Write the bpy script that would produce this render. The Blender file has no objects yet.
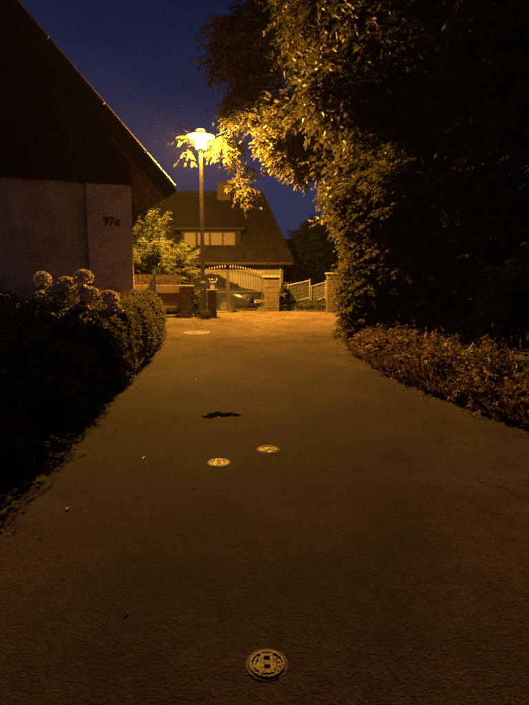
import bpy, math, random
import numpy as np
from mathutils import Matrix, Vector

sc = bpy.context.scene
R = math.radians
random.seed(7)
RNG = np.random.default_rng(11)

# ------------------------------------------------------------------ camera
cam = bpy.data.cameras.new('camera')
cam_o = bpy.data.objects.new('camera', cam)
sc.collection.objects.link(cam_o)
cam.sensor_fit = 'VERTICAL'
cam.sensor_height = 24.0
cam.lens = 24.0 * 532 / 705
cam.clip_start = 0.05
cam.clip_end = 3000
cam_o.location = (0, 0, 1.6)
cam_o.rotation_euler = (R(90 - 7.7), 0, 0)
sc.camera = cam_o

# ------------------------------------------------------------------ sky (late dusk, no sun lamp: it has set)
world = bpy.data.worlds.new('World')
sc.world = world
world.use_nodes = True
wn = world.node_tree
wn.nodes.clear()
sky = wn.nodes.new('ShaderNodeTexSky')
sky.sky_type = 'NISHITA'
sky.sun_disc = False
sky.sun_elevation = R(20)
sky.sun_rotation = R(180)
sky.air_density = 1.0
sky.dust_density = 0.6
sky.ozone_density = 6.0
bg = wn.nodes.new('ShaderNodeBackground')
bg.inputs['Strength'].default_value = 0.0115
wo = wn.nodes.new('ShaderNodeOutputWorld')
tint = wn.nodes.new('ShaderNodeMixRGB')      # deep violet-blue of the last twilight
tint.blend_type = 'MULTIPLY'
tint.inputs[0].default_value = 1.0
tint.inputs[2].default_value = (0.72, 0.58, 1.0, 1)
wn.links.new(sky.outputs[0], tint.inputs[1])
wtc = wn.nodes.new('ShaderNodeTexCoord')
wmap = wn.nodes.new('ShaderNodeMapping')
wmap.inputs['Scale'].default_value = (1, 1, 3.0)
wno = wn.nodes.new('ShaderNodeTexNoise')
wno.inputs['Scale'].default_value = 2.6
wno.inputs['Detail'].default_value = 7
wrp = wn.nodes.new('ShaderNodeValToRGB')     # thin, uneven night cloud
wrp.color_ramp.elements[0].position = 0.34
wrp.color_ramp.elements[0].color = (0.66, 0.70, 0.76, 1)
wrp.color_ramp.elements[1].position = 0.70
wrp.color_ramp.elements[1].color = (1.25, 1.16, 1.06, 1)
wmul = wn.nodes.new('ShaderNodeMixRGB')
wmul.blend_type = 'MULTIPLY'
wmul.inputs[0].default_value = 1.0
wn.links.new(wtc.outputs['Generated'], wmap.inputs[0])
wn.links.new(wmap.outputs[0], wno.inputs['Vector'])
wn.links.new(wno.outputs['Fac'], wrp.inputs[0])
wn.links.new(tint.outputs[0], wmul.inputs[1])
wn.links.new(wrp.outputs[0], wmul.inputs[2])
wn.links.new(wmul.outputs[0], bg.inputs[0])
wn.links.new(bg.outputs[0], wo.inputs[0])
LAMP_POWER = 12600.0
LAMP_COLOR = (1.0, 0.43, 0.042)

sc.render.engine = 'CYCLES'
sc.view_settings.view_transform = 'Standard'
sc.view_settings.look = 'None'
sc.view_settings.exposure = 0.0
sc.view_settings.gamma = 1.0
sc.view_settings.use_curve_mapping = False
sc.cycles.filter_width = 2.2
sc.cycles.max_bounces = 5
sc.cycles.diffuse_bounces = 4
sc.cycles.use_denoising = False      # keep the grain of a night exposure
sc.cycles.sample_clamp_indirect = 0.6
sc.cycles.sample_clamp_direct = 60.0

# ------------------------------------------------------------------ helpers
COL = sc.collection

def link(name, data, parent=None, loc=(0, 0, 0), rot=(0, 0, 0)):
    o = bpy.data.objects.new(name, data)
    COL.objects.link(o)
    o.location = loc
    o.rotation_euler = rot
    if parent is not None:
        o.parent = parent
    return o

def tag(o, label, cat, group=None, kind=None):
    o['label'] = label
    o['category'] = cat
    if group:
        o['group'] = group
    if kind:
        o['kind'] = kind
    return o

def thing(name, label, cat, loc=(0, 0, 0), rotz=0.0, group=None):
    return tag(link(name, None, None, loc, (0, 0, rotz)), label, cat, group)

def structure(o):
    o['kind'] = 'structure'
    return o

class MB:
    """collects shapes into one mesh"""
    def __init__(s):
        s.v, s.f = [], []
    def add(s, vs, fs, M=None):
        b = len(s.v)
        for p in vs:
            p = Vector(p)
            s.v.append(tuple(M @ p) if M is not None else tuple(p))
        s.f += [tuple(i + b for i in f) for f in fs]
        return s
    def box(s, x0, x1, y0, y1, z0, z1, bev=0.0, M=None):
        if bev <= 0:
            vs = [(x, y, z) for z in (z0, z1) for y in (y0, y1) for x in (x0, x1)]
            return s.add(vs, [(0, 2, 3, 1), (4, 5, 7, 6), (0, 1, 5, 4), (2, 6, 7, 3), (0, 4, 6, 2), (1, 3, 7, 5)], M)
        b = bev
        def ring(z, k):
            return [(x0 + k + c, y0 + k, z) if i == 0 else None for i, c in enumerate((0,))]
        rings = []
        for z, k in ((z0, b), (z0 + b, 0), (z1 - b, 0), (z1, b)):
            rings.append([(x0 + k + b, y0 + k, z), (x1 - k - b, y0 + k, z), (x1 - k, y0 + k + b, z), (x1 - k, y1 - k - b, z),
                          (x1 - k - b, y1 - k, z), (x0 + k + b, y1 - k, z), (x0 + k, y1 - k - b, z), (x0 + k, y0 + k + b, z)])
        vs = [p for r in rings for p in r]
        fs = [tuple(range(7, -1, -1)), tuple(range(24, 32))]
        for a in range(3):
            for i in range(8):
                j = (i + 1) % 8
                fs.append((a * 8 + i, a * 8 + j, a * 8 + 8 + j, a * 8 + 8 + i))
        return s.add(vs, fs, M)
    def tube(s, pts, rad, n=8, cap=True):
        pts = [Vector(p) for p in pts]
        if not hasattr(rad, '__len__'):
            rad = [rad] * len(pts)
        vs, fs = [], []
        ref = None
        for i, p in enumerate(pts):
            d = (pts[min(i + 1, len(pts) - 1)] - pts[max(i - 1, 0)]).normalized()
            if ref is None:
                ref = Vector((0, 0, 1)) if abs(d.z) < 0.9 else Vector((1, 0, 0))
            u = d.cross(ref).normalized()
            w = d.cross(u).normalized()
            ref = w.cross(d) if False else ref
            for k in range(n):
                a = 2 * math.pi * k / n
                vs.append(p + (u * math.cos(a) + w * math.sin(a)) * rad[i])
        for i in range(len(pts) - 1):
            for k in range(n):
                j = (k + 1) % n
                fs.append((i * n + k, i * n + j, i * n + n + j, i * n + n + k))
        if cap:
            fs.append(tuple(range(n - 1, -1, -1)))
            fs.append(tuple(range((len(pts) - 1) * n, len(pts) * n)))
        return s.add(vs, fs)
    def lathe(s, prof, n=24, M=None, sx=1.0, sy=1.0):
        vs, fs = [], []
        for r, z in prof:
            for k in range(n):
                a = 2 * math.pi * k / n
                vs.append((r * math.cos(a) * sx, r * math.sin(a) * sy, z))
        for i in range(len(prof) - 1):
            for k in range(n):
                j = (k + 1) % n
                fs.append((i * n + k, i * n + j, i * n + n + j, i * n + n + k))
        fs.append(tuple(range(n - 1, -1, -1)))
        fs.append(tuple(range((len(prof) - 1) * n, len(prof) * n)))
        return s.add(vs, fs, M)
    def prism(s, poly, d0, d1, axis='y', M=None):
        n = len(poly)
        def P(a, b, d):
            return (a, d, b) if axis == 'y' else ((d, a, b) if axis == 'x' else (a, b, d))
        vs = [P(a, b, d0) for a, b in poly] + [P(a, b, d1) for a, b in poly]
        fs = [tuple(range(n - 1, -1, -1)), tuple(range(n, 2 * n))]
        for i in range(n):
            j = (i + 1) % n
            fs.append((i, j, n + j, n + i))
        return s.add(vs, fs, M)
    def mesh(s, name, mat, smooth=False):
        me = bpy.data.meshes.new(name)
        me.from_pydata(s.v, [], s.f)
        me.materials.append(mat)
        if smooth:
            me.shade_smooth()
        return me
    def build(s, name, mat, parent=None, loc=(0, 0, 0), rot=(0, 0, 0), smooth=False):
        return link(name, s.mesh(name, mat, smooth), parent, loc, rot)

def np_mesh(name, V, F, mat, smooth=False):
    V = np.asarray(V, dtype=np.float32).reshape(-1, 3)
    F = np.asarray(F, dtype=np.int32)
    k = F.shape[1]
    me = bpy.data.meshes.new(name)
    me.vertices.add(len(V))
    me.vertices.foreach_set('co', V.ravel())
    me.loops.add(F.size)
    me.loops.foreach_set('vertex_index', F.ravel())
    me.polygons.add(len(F))
    me.polygons.foreach_set('loop_start', np.arange(0, F.size, k, dtype=np.int32))
    me.update(calc_edges=True)
    me.validate()
    me.materials.append(mat)
    if smooth:
        me.shade_smooth()
    return me

def nrm(a):
    return a / np.maximum(np.linalg.norm(a, axis=-1, keepdims=True), 1e-9)

# ------------------------------------------------------------------ materials
def mat_base(name):
    m = bpy.data.materials.new(name)
    m.use_nodes = True
    nt = m.node_tree
    nt.nodes.clear()
    out = nt.nodes.new('ShaderNodeOutputMaterial')
    bs = nt.nodes.new('ShaderNodeBsdfPrincipled')
    nt.links.new(bs.outputs[0], out.inputs[0])
    return m, nt, bs, out

def noise_mat(name, c1, c2, scale=5.0, rough=0.8, bump=0.3, bscale=60.0, metallic=0.0, detail=6.0, spec=0.3,
              bdist=0.01, c3=None, scale3=0.6, lo=0.35, hi=0.65, stretch=None):
    m, nt, bs, out = mat_base(name)
    N, Lk = nt.nodes.new, nt.links.new
    tc = N('ShaderNodeTexCoord')
    vec = tc.outputs['Object']
    if stretch:
        mp = N('ShaderNodeMapping')
        mp.inputs['Scale'].default_value = stretch
        Lk(vec, mp.inputs[0])
        vec = mp.outputs[0]
    n1 = N('ShaderNodeTexNoise')
    n1.inputs['Scale'].default_value = scale
    n1.inputs['Detail'].default_value = detail
    Lk(vec, n1.inputs['Vector'])
    r = N('ShaderNodeValToRGB')
    r.color_ramp.elements[0].position = lo
    r.color_ramp.elements[1].position = hi
    r.color_ramp.elements[0].color = (*c1, 1)
    r.color_ramp.elements[1].color = (*c2, 1)
    Lk(n1.outputs['Fac'], r.inputs[0])
    colour = r.outputs[0]
    if c3 is not None:
        n3 = N('ShaderNodeTexNoise')
        n3.inputs['Scale'].default_value = scale3
        n3.inputs['Detail'].default_value = 5
        Lk(vec, n3.inputs['Vector'])
        r3 = N('ShaderNodeValToRGB')
        r3.color_ramp.elements[0].position = 0.45
        r3.color_ramp.elements[1].position = 0.7
        Lk(n3.outputs['Fac'], r3.inputs[0])
        mx = N('ShaderNodeMixRGB')
        mx.inputs[2].default_value = (*c3, 1)
        Lk(r3.outputs[0], mx.inputs[0])
        Lk(colour, mx.inputs[1])
        colour = mx.outputs[0]
    Lk(colour, bs.inputs['Base Color'])
    bs.inputs['Roughness'].default_value = rough
    bs.inputs['Metallic'].default_value = metallic
    bs.inputs['Specular IOR Level'].default_value = spec
    if bump > 0:
        n2 = N('ShaderNodeTexNoise')
        n2.inputs['Scale'].default_value = bscale
        n2.inputs['Detail'].default_value = 4
        Lk(vec, n2.inputs['Vector'])
        b = N('ShaderNodeBump')
        b.inputs['Strength'].default_value = bump
        b.inputs['Distance'].default_value = bdist
        Lk(n2.outputs['Fac'], b.inputs['Height'])
        Lk(b.outputs[0], bs.inputs['Normal'])
    return m

def leaf_mat(name, c1, c2, c3=None, trans=0.35, rough=0.55, spec=0.15):
    m, nt, bs, out = mat_base(name)
    N, Lk = nt.nodes.new, nt.links.new
    g = N('ShaderNodeNewGeometry')
    r = N('ShaderNodeValToRGB')
    r.color_ramp.elements[0].color = (*c1, 1)
    r.color_ramp.elements[1].color = (*c2, 1)
    if c3 is not None:
        e = r.color_ramp.elements.new(0.93)
        e.color = (*c2, 1)
        r.color_ramp.elements[2].color = (*c3, 1)
    Lk(g.outputs['Random Per Island'], r.inputs[0])
    Lk(r.outputs[0], bs.inputs['Base Color'])
    bs.inputs['Roughness'].default_value = rough
    bs.inputs['Specular IOR Level'].default_value = spec
    tr = N('ShaderNodeBsdfTranslucent')
    Lk(r.outputs[0], tr.inputs['Color'])
    mx = N('ShaderNodeMixShader')
    mx.inputs[0].default_value = trans
    Lk(bs.outputs[0], mx.inputs[1])
    Lk(tr.outputs[0], mx.inputs[2])
    Lk(mx.outputs[0], out.inputs[0])
    return m

M = {}
# asphalt: bound aggregate with worn, lighter and tarry patches
def asphalt():
    m, nt, bs, out = mat_base('asphalt')
    N, Lk = nt.nodes.new, nt.links.new
    tc = N('ShaderNodeTexCoord')
    def noise(s, d=4, rough=0.55):
        n = N('ShaderNodeTexNoise')
        n.inputs['Scale'].default_value = s
        n.inputs['Detail'].default_value = d
        n.inputs['Roughness'].default_value = rough
        Lk(tc.outputs['Object'], n.inputs['Vector'])
        return n.outputs['Fac']
    def ramp(x, p0, c0, p1, c1):
        r = N('ShaderNodeValToRGB')
        r.color_ramp.elements[0].position = p0
        r.color_ramp.elements[1].position = p1
        r.color_ramp.elements[0].color = (*c0, 1)
        r.color_ramp.elements[1].color = (*c1, 1)
        Lk(x, r.inputs[0])
        return r.outputs[0]
    vo = N('ShaderNodeTexVoronoi')
    vo.inputs['Scale'].default_value = 95
    Lk(tc.outputs['Object'], vo.inputs['Vector'])
    sep = N('ShaderNodeSeparateColor')
    Lk(vo.outputs['Color'], sep.inputs[0])
    chips = ramp(sep.outputs[0], 0.0, (0.070, 0.056, 0.041), 1.0, (0.220, 0.176, 0.128))
    big = ramp(noise(0.9, 6), 0.33, (0.58, 0.57, 0.57), 0.66, (1.14, 1.12, 1.08))
    mid = ramp(noise(9, 5), 0.3, (0.80, 0.79, 0.78), 0.7, (1.12, 1.12, 1.12))
    m1 = N('ShaderNodeMixRGB'); m1.blend_type = 'MULTIPLY'; m1.inputs[0].default_value = 1
    Lk(chips, m1.inputs[1]); Lk(big, m1.inputs[2])
    m2 = N('ShaderNodeMixRGB'); m2.blend_type = 'MULTIPLY'; m2.inputs[0].default_value = 1
    Lk(m1.outputs[0], m2.inputs[1]); Lk(mid, m2.inputs[2])
    wob = N('ShaderNodeTexNoise'); wob.inputs['Scale'].default_value = 2.2; wob.inputs['Detail'].default_value = 6
    Lk(tc.outputs['Object'], wob.inputs['Vector'])
    wa = N('ShaderNodeVectorMath'); wa.operation = 'MULTIPLY_ADD'
    Lk(wob.outputs['Color'], wa.inputs[0]); wa.inputs[1].default_value = (0.7, 0.7, 0); Lk(tc.outputs['Object'], wa.inputs[2])
    vc = N('ShaderNodeTexVoronoi'); vc.feature = 'DISTANCE_TO_EDGE'; vc.inputs['Scale'].default_value = 0.42
    Lk(wa.outputs[0], vc.inputs['Vector'])
    crack = ramp(vc.outputs['Distance'], 0.0012, (0.40, 0.39, 0.38), 0.0045, (1, 1, 1))
    mask = ramp(noise(0.7, 3), 0.46, (0, 0, 0), 0.56, (1, 1, 1))
    m3 = N('ShaderNodeMixRGB'); m3.blend_type = 'MULTIPLY'
    Lk(mask, m3.inputs[0]); Lk(m2.outputs[0], m3.inputs[1]); Lk(crack, m3.inputs[2])
    damp = ramp(noise(2.6, 8, 0.65), 0.36, (0.70, 0.68, 0.66), 0.50, (1, 1, 1))
    m4 = N('ShaderNodeMixRGB'); m4.blend_type = 'MULTIPLY'; m4.inputs[0].default_value = 0.8
    Lk(m3.outputs[0], m4.inputs[1]); Lk(damp, m4.inputs[2])
    Lk(m4.outputs[0], bs.inputs['Base Color'])
    bs.inputs['Roughness'].default_value = 0.95
    bs.inputs['Diffuse Roughness'].default_value = 1.0
    bs.inputs['Specular IOR Level'].default_value = 0.06
    add = N('ShaderNodeMath'); add.operation = 'MULTIPLY_ADD'
    Lk(noise(60, 5), add.inputs[0]); add.inputs[1].default_value = 0.45
    Lk(vo.outputs['Distance'], add.inputs[2])
    b = N('ShaderNodeBump')
    b.inputs['Strength'].default_value = 0.55
    b.inputs['Distance'].default_value = 0.006
    Lk(add.outputs[0], b.inputs['Height'])
    Lk(b.outputs[0], bs.inputs['Normal'])
    return m
M['asphalt'] = asphalt()
M['pothole'] = noise_mat('pothole_soil', (0.006, 0.005, 0.004), (0.055, 0.043, 0.032), 30, 0.9, 0.8, 80, bdist=0.02)
M['soil'] = noise_mat('soil', (0.02, 0.015, 0.010), (0.045, 0.034, 0.022), 4, 0.95, 0.6, 30, c3=(0.05, 0.06, 0.02))
M['yard'] = noise_mat('yard_gravel', (0.08, 0.07, 0.055), (0.15, 0.13, 0.10), 40, 0.9, 0.6, 90)
M['plaster'] = noise_mat('grey_plaster', (0.34, 0.27, 0.15), (0.52, 0.42, 0.25), 2.2, 0.9, 0.5, 90, c3=(0.17, 0.14, 0.10), scale3=0.8)
M['plaster_light'] = noise_mat('pale_plaster', (0.42, 0.345, 0.205), (0.56, 0.46, 0.285), 3.0, 0.9, 0.45, 100, c3=(0.28, 0.235, 0.17), scale3=1.6)
M['darkwood'] = noise_mat('dark_stained_wood', (0.006, 0.0045, 0.004), (0.015, 0.011, 0.009), 7, 0.75, 0.4, 18, stretch=(6, 6, 0.5))
M['rafter'] = noise_mat('rafter_wood', (0.10, 0.065, 0.04), (0.17, 0.115, 0.07), 7, 0.8, 0.4, 20, stretch=(1, 8, 8))
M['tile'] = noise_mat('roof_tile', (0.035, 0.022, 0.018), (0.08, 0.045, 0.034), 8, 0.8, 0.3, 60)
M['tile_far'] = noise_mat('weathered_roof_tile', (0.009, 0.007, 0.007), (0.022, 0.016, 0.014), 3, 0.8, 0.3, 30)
M['zinc'] = noise_mat('zinc_flashing', (0.07, 0.07, 0.07), (0.15, 0.15, 0.15), 9, 0.5, 0.2, 60, metallic=0.5)
M['iron'] = noise_mat('wrought_iron', (0.02, 0.02, 0.02), (0.05, 0.045, 0.04), 20, 0.5, 0.2, 80, spec=0.5)
M['bronze_paint'] = noise_mat('ochre_gate_paint', (0.045, 0.036, 0.024), (0.075, 0.058, 0.038), 12, 0.5, 0.15, 80, spec=0.5)
M['galv'] = noise_mat('galvanised_steel', (0.45, 0.46, 0.47), (0.62, 0.62, 0.62), 20, 0.42, 0.1, 90, metallic=0.6)
M['pole'] = noise_mat('pole_paint', (0.13, 0.13, 0.12), (0.20, 0.19, 0.17), 14, 0.5, 0.15, 90, spec=0.5)
M['shade'] = noise_mat('lamp_shade_enamel', (0.62, 0.62, 0.60), (0.74, 0.74, 0.71), 14, 0.35, 0.05, 90, spec=0.5)
M['stone'] = noise_mat('ochre_block', (0.056, 0.046, 0.028), (0.095, 0.08, 0.048), 9, 0.9, 0.6, 45, c3=(0.065, 0.052, 0.035), scale3=4)
M['stone_dark'] = noise_mat('weathered_block', (0.085, 0.07, 0.05), (0.16, 0.13, 0.09), 10, 0.9, 0.6, 45)
M['mortar'] = noise_mat('mortar', (0.12, 0.11, 0.09), (0.2, 0.18, 0.15), 20, 0.95, 0.5, 60)
M['capstone'] = noise_mat('cap_stone', (0.16, 0.145, 0.115), (0.24, 0.22, 0.18), 12, 0.9, 0.5, 50)
M['fencewood'] = noise_mat('fence_wood', (0.10, 0.075, 0.05), (0.17, 0.13, 0.085), 6, 0.85, 0.4, 22, stretch=(6, 6, 0.6))
M['fencerail'] = noise_mat('pale_fence_board', (0.22, 0.18, 0.12), (0.30, 0.25, 0.17), 6, 0.85, 0.3, 22, stretch=(0.6, 6, 6))
M['shutter'] = noise_mat('roller_shutter', (0.13, 0.121, 0.10), (0.16, 0.149, 0.124), 8, 0.6, 0.1, 50)
M['wframe'] = noise_mat('dark_window_frame', (0.03, 0.02, 0.015), (0.055, 0.04, 0.03), 12, 0.6, 0.1, 60)
M['housewall'] = noise_mat('house_render', (0.20, 0.195, 0.175), (0.27, 0.26, 0.235), 3, 0.9, 0.3, 90)
M['bark'] = noise_mat('bark', (0.045, 0.032, 0.022), (0.11, 0.085, 0.06), 9, 0.9, 0.9, 16, bdist=0.03, stretch=(2.5, 2.5, 0.5))
M['stem'] = noise_mat('plant_stem', (0.05, 0.06, 0.025), (0.09, 0.10, 0.04), 15, 0.8, 0.2, 60)
M['cast'] = noise_mat('cast_iron_lid', (0.036, 0.033, 0.029), (0.09, 0.082, 0.072), 60, 0.55, 0.5, 150, metallic=0.3, spec=0.5)
M['worn'] = noise_mat('worn_bright_iron', (0.06, 0.054, 0.046), (0.135, 0.12, 0.10), 70, 0.6, 0.6, 160, metallic=0.35, spec=0.5)
M['collar'] = noise_mat('concrete_collar', (0.055, 0.048, 0.038), (0.13, 0.112, 0.09), 60, 0.9, 0.7, 120)
M['marble'] = noise_mat('white_figurine', (0.34, 0.35, 0.37), (0.44, 0.45, 0.47), 12, 0.6, 0.2, 60)
M['black'] = noise_mat('black_numeral', (0.012, 0.011, 0.01), (0.02, 0.018, 0.017), 12, 0.6, 0.0, 60)
M['petal'] = leaf_mat('hydrangea_petal', (0.58, 0.50, 0.33), (0.76, 0.67, 0.47), trans=0.5, rough=0.8)
M['edge'] = noise_mat('edging_stone', (0.14, 0.12, 0.09), (0.27, 0.24, 0.19), 14, 0.95, 0.8, 40)
M['leaf_tree'] = leaf_mat('tree_leaf', (0.030, 0.031, 0.014), (0.070, 0.064, 0.028), (0.09, 0.068, 0.03))
M['leaf_dark'] = leaf_mat('dark_tree_leaf', (0.035, 0.045, 0.013), (0.09, 0.095, 0.028), (0.13, 0.09, 0.03))
M['leaf_ivy'] = leaf_mat('ivy_leaf', (0.042, 0.044, 0.020), (0.098, 0.088, 0.038), (0.12, 0.084, 0.038), rough=0.8)
M['leaf_hedge'] = leaf_mat('hedge_leaf', (0.05, 0.055, 0.022), (0.13, 0.12, 0.05), (0.2, 0.10, 0.06), rough=0.7)
M['leaf_shade'] = leaf_mat('shade_black_leaf', (0.004, 0.0055, 0.004), (0.012, 0.013, 0.008), trans=0.15, rough=0.9, spec=0.0)  # near-black leaf colour stands in for shade
M['leaf_red'] = leaf_mat('red_leaf', (0.05, 0.022, 0.014), (0.10, 0.042, 0.026), rough=0.5)
M['leaf_hyd'] = leaf_mat('hydrangea_leaf', (0.03, 0.05, 0.016), (0.07, 0.09, 0.028), rough=0.5)
M['leaf_bush'] = leaf_mat('feathery_bush_leaf', (0.066, 0.078, 0.028), (0.12, 0.13, 0.05), trans=0.4)
M['leaf_conifer'] = leaf_mat('conifer_needle', (0.018, 0.042, 0.022), (0.04, 0.075, 0.036), trans=0.25)
M['leaf_far'] = leaf_mat('far_tree_leaf', (0.025, 0.035, 0.013), (0.06, 0.07, 0.025))
M['grass'] = leaf_mat('grass_blade', (0.05, 0.085, 0.022), (0.11, 0.15, 0.045), trans=0.3)
M['drygrass'] = leaf_mat('dry_verge_blade', (0.12, 0.082, 0.05), (0.23, 0.155, 0.09), (0.13, 0.115, 0.05), trans=0.3)
M['litter'] = leaf_mat('dry_fallen_leaf', (0.06, 0.042, 0.024), (0.15, 0.105, 0.06), trans=0.2)
M['carpaint'] = noise_mat('dark_car_paint', (0.012, 0.013, 0.018), (0.016, 0.018, 0.024), 3, 0.22, 0.0, 60, spec=0.6)
M['carglass'] = noise_mat('car_glass', (0.006, 0.007, 0.009), (0.010, 0.011, 0.013), 3, 0.06, 0.0, 60, spec=0.8)
M['tyre'] = noise_mat('tyre_rubber', (0.012, 0.012, 0.012), (0.022, 0.022, 0.022), 20, 0.85, 0.2, 60)
M['rim'] = noise_mat('alloy_rim', (0.5, 0.5, 0.52), (0.62, 0.62, 0.64), 20, 0.3, 0.0, 60, metallic=0.9)
M['lens'] = noise_mat('headlight_lens', (0.05, 0.055, 0.065), (0.08, 0.085, 0.10), 20, 0.12, 0.0, 60, spec=0.8)
M['plate'] = noise_mat('white_plate', (0.7, 0.7, 0.7), (0.78, 0.78, 0.78), 20, 0.5, 0.0, 60)

def glow_mat(name, power):
    m = bpy.data.materials.new(name)
    m.use_nodes = True
    nt = m.node_tree
    nt.nodes.clear()
    out = nt.nodes.new('ShaderNodeOutputMaterial')
    em = nt.nodes.new('ShaderNodeEmission')
    em.inputs[0].default_value = (*LAMP_COLOR, 1)
    geo = nt.nodes.new('ShaderNodeNewGeometry')      # the glass shines outwards only
    mm = nt.nodes.new('ShaderNodeMath')
    mm.operation = 'MULTIPLY_ADD'
    mm.inputs[1].default_value = -power
    mm.inputs[2].default_value = power
    nt.links.new(geo.outputs['Backfacing'], mm.inputs[0])
    nt.links.new(mm.outputs[0], em.inputs[1])
    nt.links.new(em.outputs[0], out.inputs[0])
    m.cycles.emission_sampling = 'FRONT'
    return m
M['lampglass'] = glow_mat('frosted_lamp_glass', LAMP_POWER)
M['lampbottom'] = glow_mat('clear_lamp_bottom', LAMP_POWER * 0.7)
M['lampcap'] = glow_mat('glare_lamp_cap', LAMP_POWER * 0.0008)  # cap emission stands in for glare above the lamp

# ------------------------------------------------------------------ terrain
_yt = np.arange(-60, 700, 0.25)
_ht = np.interp(_yt, [-60, -10, 13.8, 15.6, 18, 21, 25, 40, 90, 250, 700], [-2.6, -0.48, 0.662, 0.72, 0.40, 0.05, -0.3, -1.0, -4, -9, -12])
_k = np.ones(5) / 5
_ht = np.convolve(np.pad(_ht, 2, mode='edge'), _k, mode='valid')
def road_h(y):
    return np.interp(y, _yt, _ht)
XL = ([-12, 3.0, 5.4, 8.0, 10.6, 11.8, 12.8, 13.3, 16], [-1.72, -1.66, -1.72, -1.86, -2.0, -2.3, -2.75, -3.3, -3.6])
XR = ([-12, 0, 3.2, 4.8, 6.0, 7.06, 8.5, 10.6, 11.8, 13.0, 14.0, 16], [3.4, 3.2, 2.9, 2.45, 2.0, 1.69, 1.5, 1.42, 1.62, 2.2, 3.0, 4.2])
def x_left(y):
    return np.interp(y, *XL)
def x_right(y):
    return np.interp(y, *XR)
Y_END = 15.45
def ground_h(x, y):
    x = np.asarray(x, float); y = np.asarray(y, float)
    h = road_h(y)
    xl, xr = x_left(y), x_right(y)
    fade = np.clip((16.2 - y) / 1.2, 0, 1)
    side = np.where(x > xr, 0.03 + np.minimum((x - xr) * 0.38, 1.25) * fade, np.where(x < xl, 0.02 + np.minimum((xl - x) * 0.12, 0.14) * fade, 0))
    wob = 0.03 * np.sin(x * 2.3 + y * 1.1) * np.sin(y * 1.9 - x)
    h = h + side + np.where((x > xr) | (x < xl), wob, 0)
    under = (x > xl + 0.10) & (x < xr - 0.10) & (y < Y_END + 0.05) & (y > -11)
    # grassy bank below the stepped railing
    bank = np.clip((x - 0.45) / 0.4, 0, 1) * np.clip((y - 15.2) / 0.7, 0, 1) * np.clip((19 - y) / 2, 0, 1)
    h = h + np.where(under, -0.14, bank * 0.27)
    return h

def tensor_grid(name, xs, ys, hf, mat, smooth=True):
    X, Y = np.meshgrid(xs, ys)
    Z = hf(X, Y)
    V = np.stack([X, Y, Z], -1).reshape(-1, 3)
    nx, ny = len(xs), len(ys)
    i, j = np.meshgrid(np.arange(nx - 1), np.arange(ny - 1))
    a = (j * nx + i).ravel()
    F = np.stack([a, a + 1, a + nx + 1, a + nx], -1)
    return link(name, np_mesh(name, V, F, mat, smooth))

def axis(fine0, fine1, step, lo, hi):
    a = list(np.arange(fine0, fine1, step))
    d, p = step, fine1
    while p < hi:
        a.append(p); d *= 1.35; p += d
    a.append(hi)
    d, p, b = step, fine0, []
    while p > lo:
        d *= 1.35; p -= d
        b.append(max(p, lo))
    return np.array(b[::-1] + a)

structure(tensor_grid('ground', axis(-7, 7, 0.12, -700, 700), axis(-4, 22, 0.12, -60, 700), ground_h, M['soil']))

# road sheet, laid between its ragged edges, with a hollow for the pothole
PH = (-0.44, 5.24)
def ph_shape(x, y):
    dx, dy = (x - PH[0]) / 0.155, (y - PH[1]) / 0.115
    a = np.arctan2(dy, dx)
    rad = 1 + 0.22 * np.sin(2 * a + 0.6) + 0.17 * np.sin(3 * a + 2) + 0.10 * np.sin(7 * a + 1) - 0.30 * np.exp(-((x - PH[0] - 0.02) / 0.03) ** 2) * (dy > 0)
    return np.hypot(dx, dy) / np.maximum(rad, 0.3)
def make_road():
    ys = np.unique(np.round(np.concatenate([np.arange(-11, 4.9, 0.10), np.arange(4.9, 5.6, 0.012), np.arange(5.6, Y_END, 0.08), [Y_END]]), 4))
    ts = np.unique(np.round(np.concatenate([np.linspace(0, 1, 46), np.linspace(0.22, 0.42, 60)]), 4))
    rows = []
    for y in ys:
        e1 = 0.035 * math.sin(y * 7.1) + 0.02 * math.sin(y * 17.3 + 1)
        e2 = 0.035 * math.sin(y * 6.3 + 2) + 0.02 * math.sin(y * 19.1)
        xl, xr = float(x_left(y)) + e1, float(x_right(y)) + e2
        x = xl + (xr - xl) * ts
        z = np.full_like(x, float(road_h(y))) + 0.012 * np.sin(x * 1.7 + 0.6) * np.sin(y * 0.9)
        s = ph_shape(x, np.full_like(x, y))
        z -= 0.055 * np.clip((1.0 - s) / 0.34 + 0.25 * np.sin(x * 210) * np.sin(y * 190) * (s < 1), 0, 1)
        z[0] -= 0.01; z[-1] -= 0.01
        rows.append(np.stack([np.concatenate([[xl - 0.03], x, [xr + 0.03]]), np.full(len(ts) + 2, y), np.concatenate([[z[0] - 0.16], z, [z[-1] - 0.16]])], -1))
    V = np.array(rows)
    ny, nx = V.shape[:2]
    i, j = np.meshgrid(np.arange(nx - 1), np.arange(ny - 1))
    a = (j * nx + i).ravel()
    o = link('road', np_mesh('road', V.reshape(-1, 3), np.stack([a, a + 1, a + nx + 1, a + nx], -1), M['asphalt'], True))
    structure(o)
    return o
road = make_road()
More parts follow.
